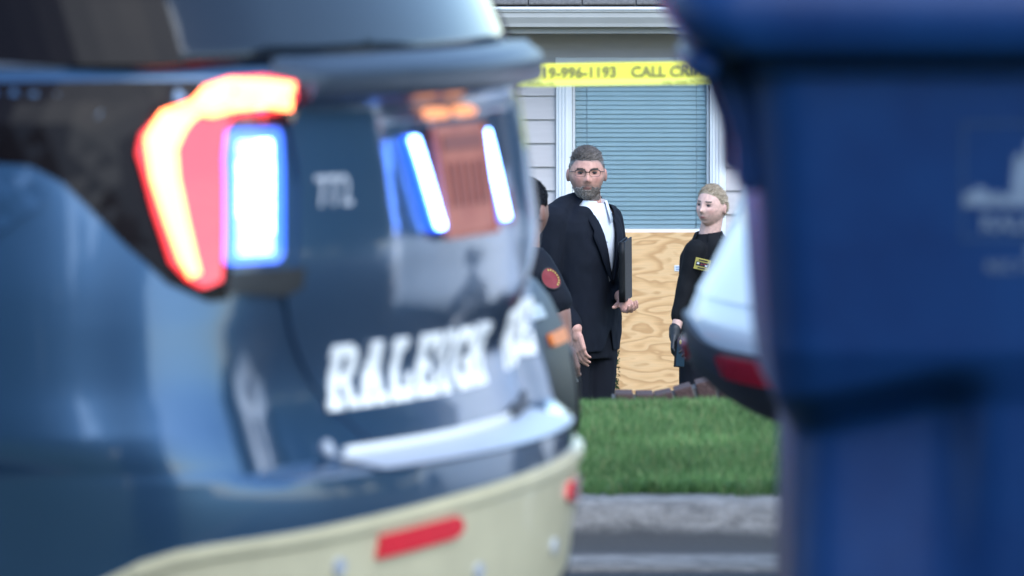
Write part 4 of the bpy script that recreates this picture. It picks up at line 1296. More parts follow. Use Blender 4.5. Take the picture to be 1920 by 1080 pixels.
# ---- man in the suit
mn = Person((.3378, 31.9, -1.52), "man in dark suit and open white shirt with glasses, beard and a folder", 1095, 275, 400, 1.83)
Rt = mn.root
PHI = R(56)
HC = mn.P(1100, 324, -.035); HM = Matrix.Rotation(R(2), 3, 'Z') @ Matrix.Rotation(R(3), 3, 'X'); HSC = 1.035
SHR, ELR, WRR = mn.P(1036, 412, -.14), mn.P(1022, 535, -.17), mn.P(1079, 609, -.29)
SHL, ELL, WRL = mn.P(1137, 412, .13), mn.P(1155, 526, .14), mn.P(1164, 554, -.09)
hipR, hipL = mn.P(1070, 640, -.05), mn.P(1115, 640, .05)
kneeR, kneeL = mn.P(1068, 800, -.07), mn.P(1116, 800, .02)
ankR, ankL = mn.P(1064, 975, -.05), mn.P(1114, 975, .05)
bm = bmesh.new()
head_points(bm, HC, HM, HSC, 1.5, 0, 1.07)
capsule(bm, mn.P(1104, 395, .012), HC + Vector((.0, .022, -.05)), .066, .060)
loft(bm, torso_rings([(z, cx, cy, rx * .86, ry * .86) for z, cx, cy, rx, ry in ((.90, -.01, 0, .17, .13), (1.05, -.012, 0, .185, .145), (1.25, -.005, 0, .19, .135), (1.42, .0, 0, .19, .12), (1.50, .01, 0, .13, .09), (1.55, .02, 0, .07, .07))], PHI))
chain(bm, [(*SHR, .055), (*ELR, .043), (*WRR, .030)]); chain(bm, [(*SHL, .055), (*ELL, .043), (*WRL, .030)])
chain(bm, [(*hipR, .085), (*kneeR, .058), (*ankR, .042)]); chain(bm, [(*hipL, .085), (*kneeL, .058), (*ankL, .042)])
hand(bm, WRR + Vector((.003, -.004, -.02)), (.17, -.06, -1), (.75, .65, 0), -1, (14, 20, 14))
hand(bm, WRL + Vector((.004, -.02, -.012)), (.30, -.55, -.35), (-.15, -.2, 1), 1, (22, 40, 30), 1.0, 3, (50, 10))
bme = remesh(bm, .0042, 3, .5)
hs = headspace(HC, HM, HSC)

def hair_m(p):
    q = hs(p)
    if q.z < -.075 or q.length > .15: return 0.0
    line = np.interp(q.y, [-.10, -.075, -.045, -.02, .0, .02, .05, .1], [.082, .070, .052, .018, .010, -.012, -.05, -.06])
    if abs(q.x) > .078 and q.z < .03 and -.012 < q.y < .035: return 0.0
    if q.y < -.03: line += .013 * math.exp(-((abs(q.x) - .047) / .014) ** 2) - .004
    line += .004 * noise.noise(Vector(p) * 130)
    return min(1, max(0, (q.z - line) / .030)) ** .8
hm = shell_from(bme, lambda p: hair_m(p) * (.12 + .88 * sstep(.050, .095, hs(p).z)), .010, .004, 90)
hm.name = "hair"
hr = link_mesh("hair", hm, ["hair_grey", "hair_top"], Rt)
paint_faces(hm, [(1, lambda p: hs(p).z > .066 + .010 * noise.noise(Vector(p) * 90))])
def comb_m(p):
    q = hs(p)
    return HM @ (Vector((.55, .75, .1)) if q.z > .05 else Vector((0, .5, -1)))
strands(hm, "hair_strand", 5200, .015, "strand_brown", hr, comb_m, .0014, lambda p: hs(p).z > .060 + .008 * noise.noise(p * 70), 3, .12)
strands(hm, "hair_strand", 2600, .008, "strand_grey", hr, comb_m, .0012, lambda p: hs(p).z <= .070, 4, .25)
def beard_m(p):
    q = hs(p)
    if q.length > .16 or q.y > .012 or q.z < -.135: return 0.0
    ax = abs(q.x)
    jawl = np.interp(ax, [0, .02, .032, .05, .062, .08], [-.0445, -.0445, -.052, -.050, -.030, .0])
    k = min(1, max(0, (jawl - q.z) / .010))
    if ax < .019 and -.0655 < q.z < -.0505: k = 0
    if ax < .0085 and q.z > -.050: k = 0
    k *= 1 - sstep(-.104, -.122, q.z)
    return k * (1 - sstep(-.02, .012, q.y))
bd = shell_from(bme, lambda p: (lambda k, q: max(0, k * (.25 + .75 * sstep(-.055, -.095, q.z)) - .10))(beard_m(p) * (1 if abs(hs(p).x) < .05 or hs(p).z < -.06 else 0), hs(p)), .0050, .003, 150); bd.name = "beard"
bdo = link_mesh("beard", bd, "beard_hair", Rt)
strands(bd, "beard_hair", 3000, .006, "strand_beard", bdo, lambda p: HM @ Vector((hs(p).x * 2, -.2, -1)), .0012, None, 5, .15)
def skin_m(p):
    q = hs(p); ax = abs(q.x)
    if q.length > .17: return []
    lip = math.exp(-(q.x / .017) ** 2 - ((q.z + .0575) / .006) ** 2) if q.y < -.05 else 0
    cheek = math.exp(-((ax - .045) / .018) ** 2 - ((q.z + .012) / .018) ** 2) if q.y < -.03 else 0
    nose = math.exp(-(q.x / .012) ** 2 - ((q.z + .020) / .012) ** 2) if q.y < -.08 else 0
    ear = 1.0 if ax > .081 else 0
    jl = np.interp(ax, [0, .02, .032, .05, .062, .09], [-.040, -.040, -.050, -.046, -.020, .012])
    bw = sstep(-.012, .016, jl - q.z) * (1 - sstep(.0, .03, q.y)) * (1 - sstep(-.108, -.128, q.z)) * (1 - .9 * lip)
    line = np.interp(q.y, [-.10, -.075, -.045, -.02, .0, .02, .05, .1], [.082, .070, .052, .018, .010, -.012, -.05, -.06])
    hw = sstep(-.022, .012, q.z - line) * (0 if ax > .079 and q.z < .03 else 1)
    socket_shade = math.exp(-((ax - .031) / .014) ** 2 - ((q.z - .010) / .007) ** 2) if q.y < -.04 else 0  # shade of the eye sockets, put into the skin colour
    return [((.60, .25, .21), .5 * cheek + .4 * nose + .45 * ear), ((.30, .15, .13), .45 * socket_shade), ((.19, .155, .145), .52 * bw), ((.09, .07, .065), .7 * (math.exp(-(q.x / .022) ** 2 - ((q.z + .0465) / .005) ** 2) if q.y < -.06 else 0)), ((.36, .14, .13), lip * .8), ((.16, .06, .055), .8 * (math.exp(-(q.x / .019) ** 2 - ((q.z + .0570) / .0022) ** 2) if q.y < -.05 else 0)), ((.15, .14, .14), .65 * hw)]
tint(bme, (.56, .30, .235), skin_m)
body = link_mesh("body", bme, "skin_tinted", Rt)
for sg in (-1, 1):
    bw = shell_from(bme, lambda p: (lambda q: max(0, 1 - abs(q.x - sg * .030) / .019) ** .5 * max(0, 1 - abs(q.z - .0300 + .12 * abs(abs(q.x) - .03)) / .0042) if q.y < -.04 and abs(q.x - sg * .03) < .019 else 0)(hs(p)), .0015)
    bw.name = "eyebrow"; link_mesh("eyebrow", bw, "brow", Rt)
eyes(Rt, HC, HM, HSC)
# glasses
gt = lambda x, y, z: HC + HM @ (Vector((x, y, z)) * HSC)
bm = bmesh.new()
for sg in (-1, 1):
    rim = [(sg * (.033 + .0245 * math.copysign(abs(math.cos(t)) ** .6, math.cos(t))), .0115 + .0155 * math.copysign(abs(math.sin(t)) ** .7, math.sin(t))) for t in np.linspace(0, 2 * PI, 24, endpoint=False)]
    tube_mesh(bm, [gt(x, -.1015 + 2.6 * (abs(x) - .03) ** 2 + .10 * max(0, abs(x) - .045), z) for x, z in rim], [(.0024 if z > .015 else .0009) for x, z in rim], 6, True)
    tube_mesh(bm, [gt(sg * .058, -.096, .018), gt(sg * .074, -.07, .016), gt(sg * .080, -.02, .012), gt(sg * .081, .012, .006)], .0018, 6)
tube_mesh(bm, [gt(-.0085, -.1015, .016), gt(0, -.104, .0175), gt(.0085, -.1015, .016)], .0018, 6)
bmobj("glasses", bm, "frame_dark", Rt, True)
# shirt under the jacket
rows_s = [(.92, -.01, 0, .178, .140), (1.05, -.012, 0, .188, .150), (1.15, -.010, 0, .188, .146), (1.25, -.005, 0, .190, .138), (1.35, .0, 0, .196, .130), (1.44, .004, 0, .188, .122), (1.505, .012, -.002, .160, .104), (1.545, .020, -.006, .108, .086), (1.568, .028, -.010, .074, .072)]
bm = bmesh.new(); loft(bm, torso_rings(rows_s, PHI))
sme = remesh(bm, .006, 4); folds(sme, .003, 14, .5, 3)
shirt = link_mesh("shirt", sme, "shirt_white", Rt); sme.name = "shirt"
fdir = Vector((math.sin(PHI), -math.cos(PHI), 0)); rdir = Vector((math.cos(PHI), math.sin(PHI), 0))
# collar: two stiff leaves round an open neck
def collar(root, cen, r0, r1, phi, h, gap, material, tilt=0.0, point=.045):
    for sg in (-1, 1):
        v, f = [], []
        for k in range(15):
            t = k / 14
            a = phi - PI / 2 + sg * (gap + (PI - gap) * (1 - t))       # from nape round to the front edge
            rr = r0 + (r1 - r0) * .3
            up = h * (1 - .15 * t)
            fall = h * 1.10 + point * sstep(.62, 1, t)
            top = Vector((rr * math.cos(a), rr * math.sin(a), up - tilt * t))
            mid = Vector(((rr + .008) * math.cos(a), (rr + .008) * math.sin(a), up - .004 - tilt * t))
            o_ = r1 + .016 + .016 * sstep(.55, 1, t)
            bot = Vector((o_ * math.cos(a), o_ * math.sin(a), up - fall - tilt * t))
            low = Vector((r0 * math.cos(a), r0 * math.sin(a), up - h * 1.3 - tilt * t))
            v += [cen + low, cen + top, cen + mid, cen + bot]
        for k in range(14):
            for j in range(3):
                f.append((k * 4 + j, k * 4 + 4 + j, k * 4 + 5 + j, k * 4 + 1 + j))
        o = pyobj("collar", v, f, material, root)
        md = o.modifiers.new("s", 'SOLIDIFY'); md.thickness = .003; md.offset = 0
collar(Rt, mn.P(1108, 387, -.010), .066, .074, PHI - R(14), .046, R(20), "shirt_white", .010, .052)
# jacket: torso and sleeves in one, cut open down the front
rows_j = [(.875, -.022, .0, .212, .168), (.95, -.020, .0, .210, .170), (1.05, -.015, 0, .206, .168), (1.15, -.010, 0, .202, .164), (1.25, -.006, 0, .206, .158), (1.35, .0, 0, .214, .150), (1.44, .002, 0, .214, .138), (1.492, .006, 0, .200, .122), (1.54, .014, 0, .152, .102), (1.578, .022, .008, .092, .085), (1.604, .026, .016, .076, .076)]
bm = bmesh.new(); loft(bm, torso_rings(rows_j, PHI))
chain(bm, [(*SHR, .082), (*(SHR.lerp(ELR, .5)), .075), (*ELR, .066), (*(ELR.lerp(WRR, .55)), .055), (*(WRR + (ELR - WRR) * .10), .044)])
chain(bm, [(*SHL, .080), (*(SHL.lerp(ELL, .5)), .072), (*ELL, .063), (*(ELL.lerp(WRL, .6)), .052), (*(WRL + (ELL - WRL) * .12), .043)])
chain(bm, [(*mn.P(1086, 375, .016), .044), (*mn.P(1060, 388, -.05), .060), (*(SHR + Vector((.01, 0, .004))), .076)]); capsule(bm, mn.P(1120, 394, .05), SHL + Vector((-.01, 0, .004)), .045, .07)
jme = remesh(bm, .007, 5)
folds(jme, .010, 7, .55, 1); folds(jme, .0045, 17, .5, 9)
JC = Vector((0, 0, 0))
def opening(p):
    q = Vector(p); z = q.z
    c = Vector((np.interp(z, [.9, 1.25, 1.5], [-.02, -.006, .008]), 0, 0))
    q = q - c
    fr_, la = q.dot(fdir), q.dot(rdir)
    if fr_ < .03: return False
    if z > 1.19:
        wdt = np.interp(z, [1.19, 1.25, 1.45, 1.52, 1.56], [.0, .018, .066, .080, .092])
        return -wdt * .95 - .004 < la < wdt + .004 or (z > 1.56 and fr_ > .02 and abs(la) < .12)
    if z < .99:                                   # cutaway hem
        return abs(la) < (.99 - z) * .45
    return False
cut_faces(jme, opening)
jk = link_mesh("jacket", jme, "suit", Rt); jme.name = "jacket"
md = jk.modifiers.new("s", 'SOLIDIFY'); md.thickness = .004; md.offset = -1
# lapels laid along the opening
def lapel(sg):
    v, f = [], []
    N = 16
    for k in range(N):
        z = 1.20 + (1.535 - 1.20) * k / (N - 1)
        w0 = np.interp(z, [1.19, 1.25, 1.45, 1.52, 1.56], [.0, .018, .066, .080, .092])
        ww = np.interp(z, [1.19, 1.30, 1.42, 1.435, 1.47, 1.54], [.012, .048, .075, .052, .056, .035])
        for j in range(5):
            la = sg * (w0 - .006 + ww * j / 4)
            ry = np.interp(z, [1.15, 1.25, 1.35, 1.42, 1.465, 1.505, 1.54], [.164, .158, .150, .138, .122, .102, .085])
            rx = np.interp(z, [1.15, 1.25, 1.35, 1.42, 1.465, 1.505, 1.54], [.202, .206, .214, .212, .196, .150, .092])
            t = min(.97, abs(la) / rx)
            fr_ = ry * (1 - t ** 2.5) ** (1 / 2.5) + .010 + .004 * math.sin(PI * j / 4)
            c = Vector((np.interp(z, [.9, 1.25, 1.5], [-.02, -.006, .008]), 0, z))
            v.append(c + fdir * fr_ + rdir * la)
    for k in range(N - 1):
        for j in range(4):
            f.append((k * 5 + j, k * 5 + j + 1, k * 5 + 6 + j, k * 5 + 5 + j))
    o = pyobj("lapel", v, f, "suit", jk)
    md = o.modifiers.new("s", 'SOLIDIFY'); md.thickness = .005; md.offset = 0
lapel(1); lapel(-1)
for z in (1.46, 1.39, 1.32, 1.26):
    ry = np.interp(z, [1.15, 1.25, 1.35, 1.43, 1.48], [.146, .138, .130, .120, .102])
    bm = bmesh.new(); ball(bm, Vector((.0, 0, z)) + fdir * (ry + .003), (.0055, .0055, .0055), sub=2); bmobj("button", bm, "button", shirt, True)
# trousers and shoes
bm = bmesh.new()
chain(bm, [(*hipR, .112), (*(hipR.lerp(kneeR, .5)), .100), (*kneeR, .084), (*ankR, .072)]); chain(bm, [(*hipL, .112), (*(hipL.lerp(kneeL, .5)), .100), (*kneeL, .084), (*ankL, .072)])
loft(bm, torso_rings([(.84, -.01, 0, .175, .14), (.95, -.012, 0, .185, .148), (1.04, -.012, 0, .178, .142)], PHI))
tme = remesh(bm, .008, 4); folds(tme, .006, 9, .5, 5); tme.name = "trousers"
link_mesh("trousers", tme, "trouser", Rt)
def shoes(root, ankles, phi, material, L=.20):
    for a in ankles:
        d = Vector((math.sin(phi), -math.cos(phi), 0)); f0 = Vector((a.x, a.y, 0))
        bm = bmesh.new()
        chain(bm, [(*(f0 - d * .06 + Vector((0, 0, .045))), .042), (*(f0 + d * .06 + Vector((0, 0, .042))), .042), (*(f0 + d * L + Vector((0, 0, .030))), .030)])
        capsule(bm, f0 + Vector((0, 0, .05)), f0 + Vector((0, 0, .10)), .042, .045)
        me = remesh(bm, .008, 2); a_ = mesh_arrays(me); a_[:, 2] = np.maximum(a_[:, 2], 0); set_co(me, a_); me.name = "shoe"
        link_mesh("shoe", me, material, root)
shoes(Rt, (ankR, ankL), PHI, "leather")
# the folder he carries: a thing of its own
fo = thing("folder", "black leather folder held upright under the suited man's arm", "folder", tuple(Rt.location + mn.P(1173, 556, -.12)))
frot = Matrix.Rotation(R(81), 3, 'Z') @ Matrix.Rotation(R(-3), 3, 'Y')
for nm, dx, mt_ in (("cover", -.010, "leather"), ("cover", .010, "leather")):
    bm = bmesh.new(); add_box(bm, frot @ Vector((0, dx, .135)), (.235, .008, .285), frot, .0035); bmobj(nm, bm, mt_, fo)
bm = bmesh.new(); add_box(bm, frot @ Vector((.004, 0, .135)), (.220, .010, .272), frot, .001); bmobj("paper_block", bm, "polo_black", fo)
bm = bmesh.new(); tube_mesh(bm, [frot @ Vector((-.118, 0, z)) for z in (-.006, .05, .135, .22, .276)], .0155, 12); bmobj("spine", bm, "leather", fo, True)

# ---- woman in the polo shirt
wo = Person((1.0249, 36.5, -1.735), "fair-haired woman in black polo shirt with gold badge and one black glove", 1318, 343, 349.3, 1.66)
Rw = wo.root
PW = R(-32)
HC2 = wo.P(1334.5, 379.0, -.02); HM2 = Matrix.Rotation(R(-34), 3, 'Z') @ Matrix.Rotation(R(4), 3, 'Y') @ Matrix.Rotation(R(1), 3, 'X'); HS2 = .955
sR, eR, wR = wo.P(1304, 460, -.10), wo.P(1281, 555, -.09), wo.P(1264, 616, -.16)
sL, eL, wL = wo.P(1374, 458, .09), wo.P(1392, 552, .10), wo.P(1384, 622, -.06)
hR, hL = wo.P(1305, 640, -.05), wo.P(1350, 640, .05)
kR, kL = wo.P(1303, 775, -.05), wo.P(1352, 775, .03)
aR, aL = wo.P(1302, 895, -.03), wo.P(1352, 895, .05)
bm = bmesh.new()
head_points(bm, HC2, HM2, HS2, 1.0, 1.0, 1.04)
capsule(bm, wo.P(1328, 448, .012), HC2 + Vector((.008, .022, -.055)), .060, .056)
loft(bm, torso_rings([(z, cx, cy, rx * .84, ry * .84) for z, cx, cy, rx, ry in ((.82, .03, 0, .165, .12), (1.0, .035, 0, .15, .11), (1.2, .045, 0, .165, .115), (1.29, .05, 0, .16, .10), (1.34, .05, 0, .10, .07))], PW))
chain(bm, [(*sR, .045), (*eR, .036), (*wR, .026)]); chain(bm, [(*sL, .045), (*eL, .036), (*wL, .026)])
chain(bm, [(*hR, .08), (*kR, .055), (*aR, .04)]); chain(bm, [(*hL, .08), (*kL, .055), (*aL, .04)])
gd = (-.10, -.25, -1)
hand(bm, wL, (0, -.1, -1), (-.8, 0, 0), 1, (18, 22, 18), .9)
wme = remesh(bm, .0042, 3)
hs2 = headspace(HC2, HM2, HS2)

def hair_w(p):
    q = hs2(p)
    if q.length > .15 or q.z < -.09: return 0.0
    line = np.interp(q.y, [-.10, -.075, -.045, -.02, .0, .02, .05, .1], [.085, .078, .060, .022, .012, -.010, -.06, -.07])
    if abs(q.x) > .074 and q.z < .025 and -.012 < q.y < .035: return 0.0
    return min(1, max(0, (q.z - line) / .03))
def skin_w(p):
    q = hs2(p); ax = abs(q.x)
    if q.length > .17: return []
    lip = math.exp(-(q.x / .017) ** 2 - ((q.z + .0575) / .0065) ** 2) if q.y < -.05 else 0
    cheek = math.exp(-((ax - .045) / .02) ** 2 - ((q.z + .02) / .02) ** 2) if q.y < -.03 else 0
    socket_shade = math.exp(-((ax - .031) / .014) ** 2 - ((q.z - .012) / .007) ** 2) if q.y < -.04 else 0  # her eye sockets' shade is painted into the skin tint too
    line = np.interp(q.y, [-.10, -.075, -.045, -.02, .0, .02, .05, .1], [.085, .078, .060, .022, .012, -.010, -.06, -.07])
    hw = sstep(-.010, .014, q.z - line) * (0 if ax > .080 and q.z < .03 else 1)
    return [((.66, .32, .28), .45 * cheek + (.4 if ax > .085 else 0)), ((.28, .15, .13), .75 * socket_shade), ((.50, .16, .155), min(1, lip * 1.1)), ((.22, .07, .065), .8 * (math.exp(-(q.x / .019) ** 2 - ((q.z + .0575) / .0022) ** 2) if q.y < -.05 else 0)), ((.28, .23, .19), .8 * hw)]
tint(wme, (.68, .43, .36), skin_w)
link_mesh("body", wme, "skin_tinted", Rw)
hw_ = shell_from(wme, hair_w, .006, .0025, 70); hw_.name = "hair"
hro = link_mesh("hair", hw_, "hair_blond", Rw)
strands(hw_, "hair_strand", 5200, .022, "strand_blond", hro, lambda p: HM2 @ Vector((-hs2(p).x * 3, 1, .05)), .0012, None, 6, .0)
bm = bmesh.new(); ball(bm, HC2 + HM2 @ Vector((0, .098, .012)), (.034, .030, .034), HM2); bn = remesh(bm, .004, 1); folds(bn, .003, 60); bn.name = "hair_bun"; link_mesh("hair_bun", bn, "hair_blond", hro)
for sg in (-1, 1):
    bw = shell_from(wme, lambda p: (lambda q: max(0, 1 - abs(q.x - sg * .030) / .018) ** .5 * max(0, 1 - abs(q.z - .0325) / .0042) if q.y < -.04 and abs(q.x - sg * .03) < .018 else 0)(hs2(p)), .002)
    bw.name = "eyebrow"; link_mesh("eyebrow", bw, "strand_brown", Rw)
eyes(Rw, HC2, HM2, HS2)
bm = bmesh.new()
rows_p = [(.80, .028, 0, .178, .135), (.90, .030, 0, .172, .130), (1.0, .034, 0, .162, .125), (1.1, .040, 0, .165, .128), (1.2, .044, 0, .178, .130), (1.29, .046, 0, .174, .118), (1.35, .044, 0, .138, .094), (1.392, .038, .006, .080, .076), (1.41, .036, .008, .068, .068)]
loft(bm, torso_rings(rows_p, PW))
chain(bm, [(*sR, .058), (*(sR.lerp(eR, .6)), .057), (*(eR.lerp(wR, .45)), .048)]); chain(bm, [(*sL, .066), (*(sL.lerp(eL, .6)), .062), (*(eL.lerp(wL, .30)), .056)])
pme = remesh(bm, .007, 5); folds(pme, .006, 9, .6, 2)
fw, rw_ = Vector((math.sin(PW), -math.cos(PW), 0)), Vector((math.cos(PW), math.sin(PW), 0))
pl_ = link_mesh("polo_shirt", pme, "polo_black", Rw); pme.name = "polo_shirt"
md = pl_.modifiers.new("s", 'SOLIDIFY'); md.thickness = .003; md.offset = -1
collar(Rw, wo.P(1329, 438, .004), .062, .074, PW, .042, R(26), "polo_black", .012, .035)
# badge stitched on the chest
def chest_patch(root, c, u, up, nrm, w, h, material, name, t=.003):
    rm = Matrix((u, -nrm, up)).transposed()
    return box(name, c, (w, t, h), material, root, .001, rm)
bc = wo.P(1316, 485.5, -.170)
bu = Vector((math.cos(R(-12)), math.sin(R(-12)), -.22)).normalized(); bnn = Vector((-.25, -1, .10)); bnn = (bnn - bu * bnn.dot(bu)).normalized(); bup = bu.cross(-bnn).normalized()
bup = bup if bup.z > 0 else -bup
bdg = chest_patch(pl_, bc, bu, bup, bnn, .086, .062, "gold_thread", "badge")
for nm, dx, dz, w, h, mt_ in (("badge_field", 0, 0, .070, .022, "patch_black"), ("badge_mark", -.024, .002, .012, .010, "patch_white"), ("badge_mark", .014, .003, .016, .006, "patch_red"), ("badge_mark", .022, -.004, .014, .008, "patch_white"), ("badge_mark", -.004, -.001, .010, .007, "patch_red"), ("badge_mark", 0, .021, .05, .006, "patch_black"), ("badge_mark", 0, -.021, .044, .006, "patch_black")):
    chest_patch(bdg, bc + bu * dx + bup * dz + bnn * (.0025 if nm == "badge_field" else .004), bu, bup, bnn, w, h, mt_, nm, .002)
# gloved hand holding a phone
bm = bmesh.new()
hand(bm, wR + Vector((0, 0, -.006)), gd, (.9, -.1, 0), -1, (32, 42, 30), 1.02, 3, (36, 20))
capsule(bm, wR + Vector((.003, .01, .03)), wR + Vector((0, 0, -.01)), .033, .031)
gme = remesh(bm, .004, 3); gme.name = "glove"
link_mesh("glove", gme, "glove", Rw)
bm = bmesh.new()
chain(bm, [(*hR, .100), (*(hR.lerp(kR, .5)), .088), (*kR, .072), (*aR, .066)]); chain(bm, [(*hL, .100), (*(hL.lerp(kL, .5)), .088), (*kL, .072), (*aL, .066)])
loft(bm, torso_rings([(.76, .028, 0, .165, .125), (.88, .03, 0, .165, .125)], PW))
tme = remesh(bm, .008, 4); folds(tme, .005, 9, .5, 6); tme.name = "trousers"; link_mesh("trousers", tme, "trouser", Rw)
shoes(Rw, (aR, aL), PW, "leather", .17)
ph = thing("phone", "dark phone held in the woman's gloved hand", "phone", tuple(Rw.location + wR + Vector((.028, -.045, -.10))))
prot = Matrix.Rotation(R(40), 3, 'Z') @ Matrix.Rotation(R(6), 3, 'Y')
bm = bmesh.new(); add_box(bm, (0, 0, 0), (.068, .012, .150), prot, .004); bmobj("case", bm, "polo_black", ph)
bm = bmesh.new(); add_box(bm, prot @ Vector((0, -.0072, 0)), (.060, .002, .138), prot, .0); bmobj("screen", bm, "phone", ph)
bm = bmesh.new(); ball(bm, prot @ Vector((-.01, -.010, .060)), (.010, .004, .014), prot, 2); bmobj("clip", bm, "gold_thread", ph, True)

# ---- officer seen from behind, mostly hidden by the police SUV
of = Person((.0510, 25.5, -1.37), "officer in dark uniform with red shoulder patch, seen from behind", 985.5, 348, 500, 1.80)
Ro = of.root
PO, PH3 = R(110), R(148)
HC3 = of.P(986, 408, 0); HM3 = Matrix.Rotation(PH3, 3, 'Z'); HS3 = 1.03
oR, qR, vR = of.P(1000, 508, -.14), of.P(1044, 578, -.17), of.P(1058, 652, -.20)
oL, qL, vL = of.P(965, 508, .17), of.P(975, 640, .22), of.P(1000, 720, .20)
bm = bmesh.new()
head_points(bm, HC3, HM3, HS3, 1.1)
capsule(bm, of.P(980, 490, .0), HC3 + Vector((-.008, -.008, -.05)), .066, .062)
loft(bm, torso_rings([(z, cx, 0, rx * .86, ry * .86) for z, cx, rx, ry in ((.9, -.03, .17, .13), (1.1, -.03, .175, .13), (1.35, -.02, .19, .125), (1.45, -.01, .18, .11), (1.52, -.01, .10, .08))], PO))
chain(bm, [(*oR, .052), (*qR, .046), (*(qR.lerp(vR, .3)), .045), (*vR, .030)]); chain(bm, [(*oL, .052), (*qL, .042), (*vL, .029)])
ohR, ohL = of.P(985, 780, -.09), of.P(975, 780, .09)
okR, okL = of.P(988, 1000, -.09), of.P(975, 1000, .10)
oaR, oaL = of.P(985, 1205, -.09), of.P(972, 1205, .10)
chain(bm, [(*ohR, .085), (*okR, .058), (*oaR, .042)]); chain(bm, [(*ohL, .085), (*okL, .058), (*oaL, .042)])
hand(bm, vR + Vector((.005, -.005, -.015)), (.16, -.05, -1), (.2, 1, 0), -1, (22, 30, 22))
hand(bm, vL, (.1, 0, -1), (0, -1, 0), 1, (22, 30, 22))
ome = remesh(bm, .0045, 3); hs3 = headspace(HC3, HM3, HS3)
link_mesh("body", ome, "skin_officer", Ro)
def hair_o(p):
    q = hs3(p)
    if q.length > .15 or q.z < -.07: return 0.0
    line = np.interp(q.y, [-.10, -.075, -.045, -.02, .0, .02, .05, .1], [.080, .068, .050, .018, .008, -.012, -.045, -.055])
    if abs(q.x) > .074 and q.z < .03 and -.012 < q.y < .035: return 0.0
    return min(1, max(0, (q.z - line) / .014))
ho = shell_from(ome, hair_o, .008, .002, 110); ho.name = "hair"; hob = link_mesh("hair", ho, "hair_black", Ro)
strands(ho, "hair_strand", 2500, .007, "strand_black", hob, lambda p: HM3 @ Vector((0, .3, -1)), .0012, None, 7, .6)
eyes(Ro, HC3, HM3, HS3)
bm = bmesh.new()
loft(bm, torso_rings([(.93, -.03, 0, .195, .155), (1.1, -.03, 0, .195, .150), (1.25, -.025, 0, .202, .148), (1.35, -.02, 0, .208, .142), (1.43, -.012, 0, .20, .128), (1.48, -.01, 0, .165, .10), (1.525, -.01, 0, .085, .08), (1.545, -.01, 0, .074, .074)], PO))
chain(bm, [(*oR, .074), (*(oR.lerp(qR, .5)), .072), (*(oR.lerp(qR, .92)), .068)]); chain(bm, [(*oL, .074), (*(oL.lerp(qL, .7)), .068)])
ume = remesh(bm, .007, 5); folds(ume, .006, 8, .6, 4)
ush = link_mesh("uniform_shirt", ume, "uniform", Ro); ume.name = "uniform_shirt"
# shoulder patch wrapped on the sleeve
ax = (qR - oR).normalized(); nr = Vector((.42, -1, .25)); nr = (nr - ax * nr.dot(ax)).normalized(); sd = ax.cross(nr).normalized()
pc = oR.lerp(qR, .50)
def patch_disc(name, r, lift, material, parent, inner=0.0, a0=0, a1=360, n=28):
    v, f = [], []
    for k in range(n + 1):
        a = R(a0 + (a1 - a0) * k / n)
        for rr in (inner, r):
            x, y = rr * math.cos(a) * .92, rr * math.sin(a) * 1.08
            th = x / .078
            v.append(pc + sd * .078 * math.sin(th) + ax * y + nr * ((.078 + lift) * math.cos(th)))
    for k in range(n):
        f.append((2 * k, 2 * k + 1, 2 * k + 3, 2 * k + 2))
    return pyobj(name, v, f, material, parent)
pt = patch_disc("shoulder_patch", .042, .001, "patch_red", ush)
patch_disc("patch_edge", .042, .0022, "patch_black", pt, .038)
for k in range(9):
    patch_disc("patch_stitch", .034, .0028, "gold_thread", pt, .028, 100 + k * 19, 100 + k * 19 + 11, 3)
bm = bmesh.new()
chain(bm, [(*ohR, .112), (*okR, .084), (*oaR, .072)]); chain(bm, [(*ohL, .112), (*okL, .084), (*oaL, .072)])
loft(bm, torso_rings([(.84, -.03, 0, .18, .15), (.97, -.03, 0, .188, .15)], PO))
tme = remesh(bm, .009, 4); folds(tme, .005, 9, .5, 7); tme.name = "trousers"; link_mesh("trousers", tme, "uniform", Ro)
shoes(Ro, (oaR, oaL), PO, "leather")
bm = bmesh.new(); loft(bm, torso_rings([(.955, -.03, 0, .208, .168), (1.005, -.03, 0, .208, .168)], PO)); bmobj("duty_belt", bm, "leather", Ro, True)
# keys on a ring in his hand
kc = vR + Vector((.022, -.03, -.085))
ky = thing("keys", "small bunch of steel keys in the officer's hand", "keys", tuple(Ro.location + kc))
bm = bmesh.new(); tube_mesh(bm, [(.013 * math.cos(t), 0, .013 * math.sin(t)) for t in np.linspace(0, 2 * PI, 18, endpoint=False)], .0022, 6, True); bmobj("ring", bm, "steel", ky, True)
for a in (-28, 4, 32):
    rm = Matrix.Rotation(R(a), 3, 'Y')
    bm = bmesh.new(); add_box(bm, rm @ Vector((0, -.003, -.022)), (.018, .003, .018), rm, .001); add_box(bm, rm @ Vector((0, -.003, -.045)), (.008, .0026, .032), rm, .0008); bmobj("key", bm, "steel", ky)

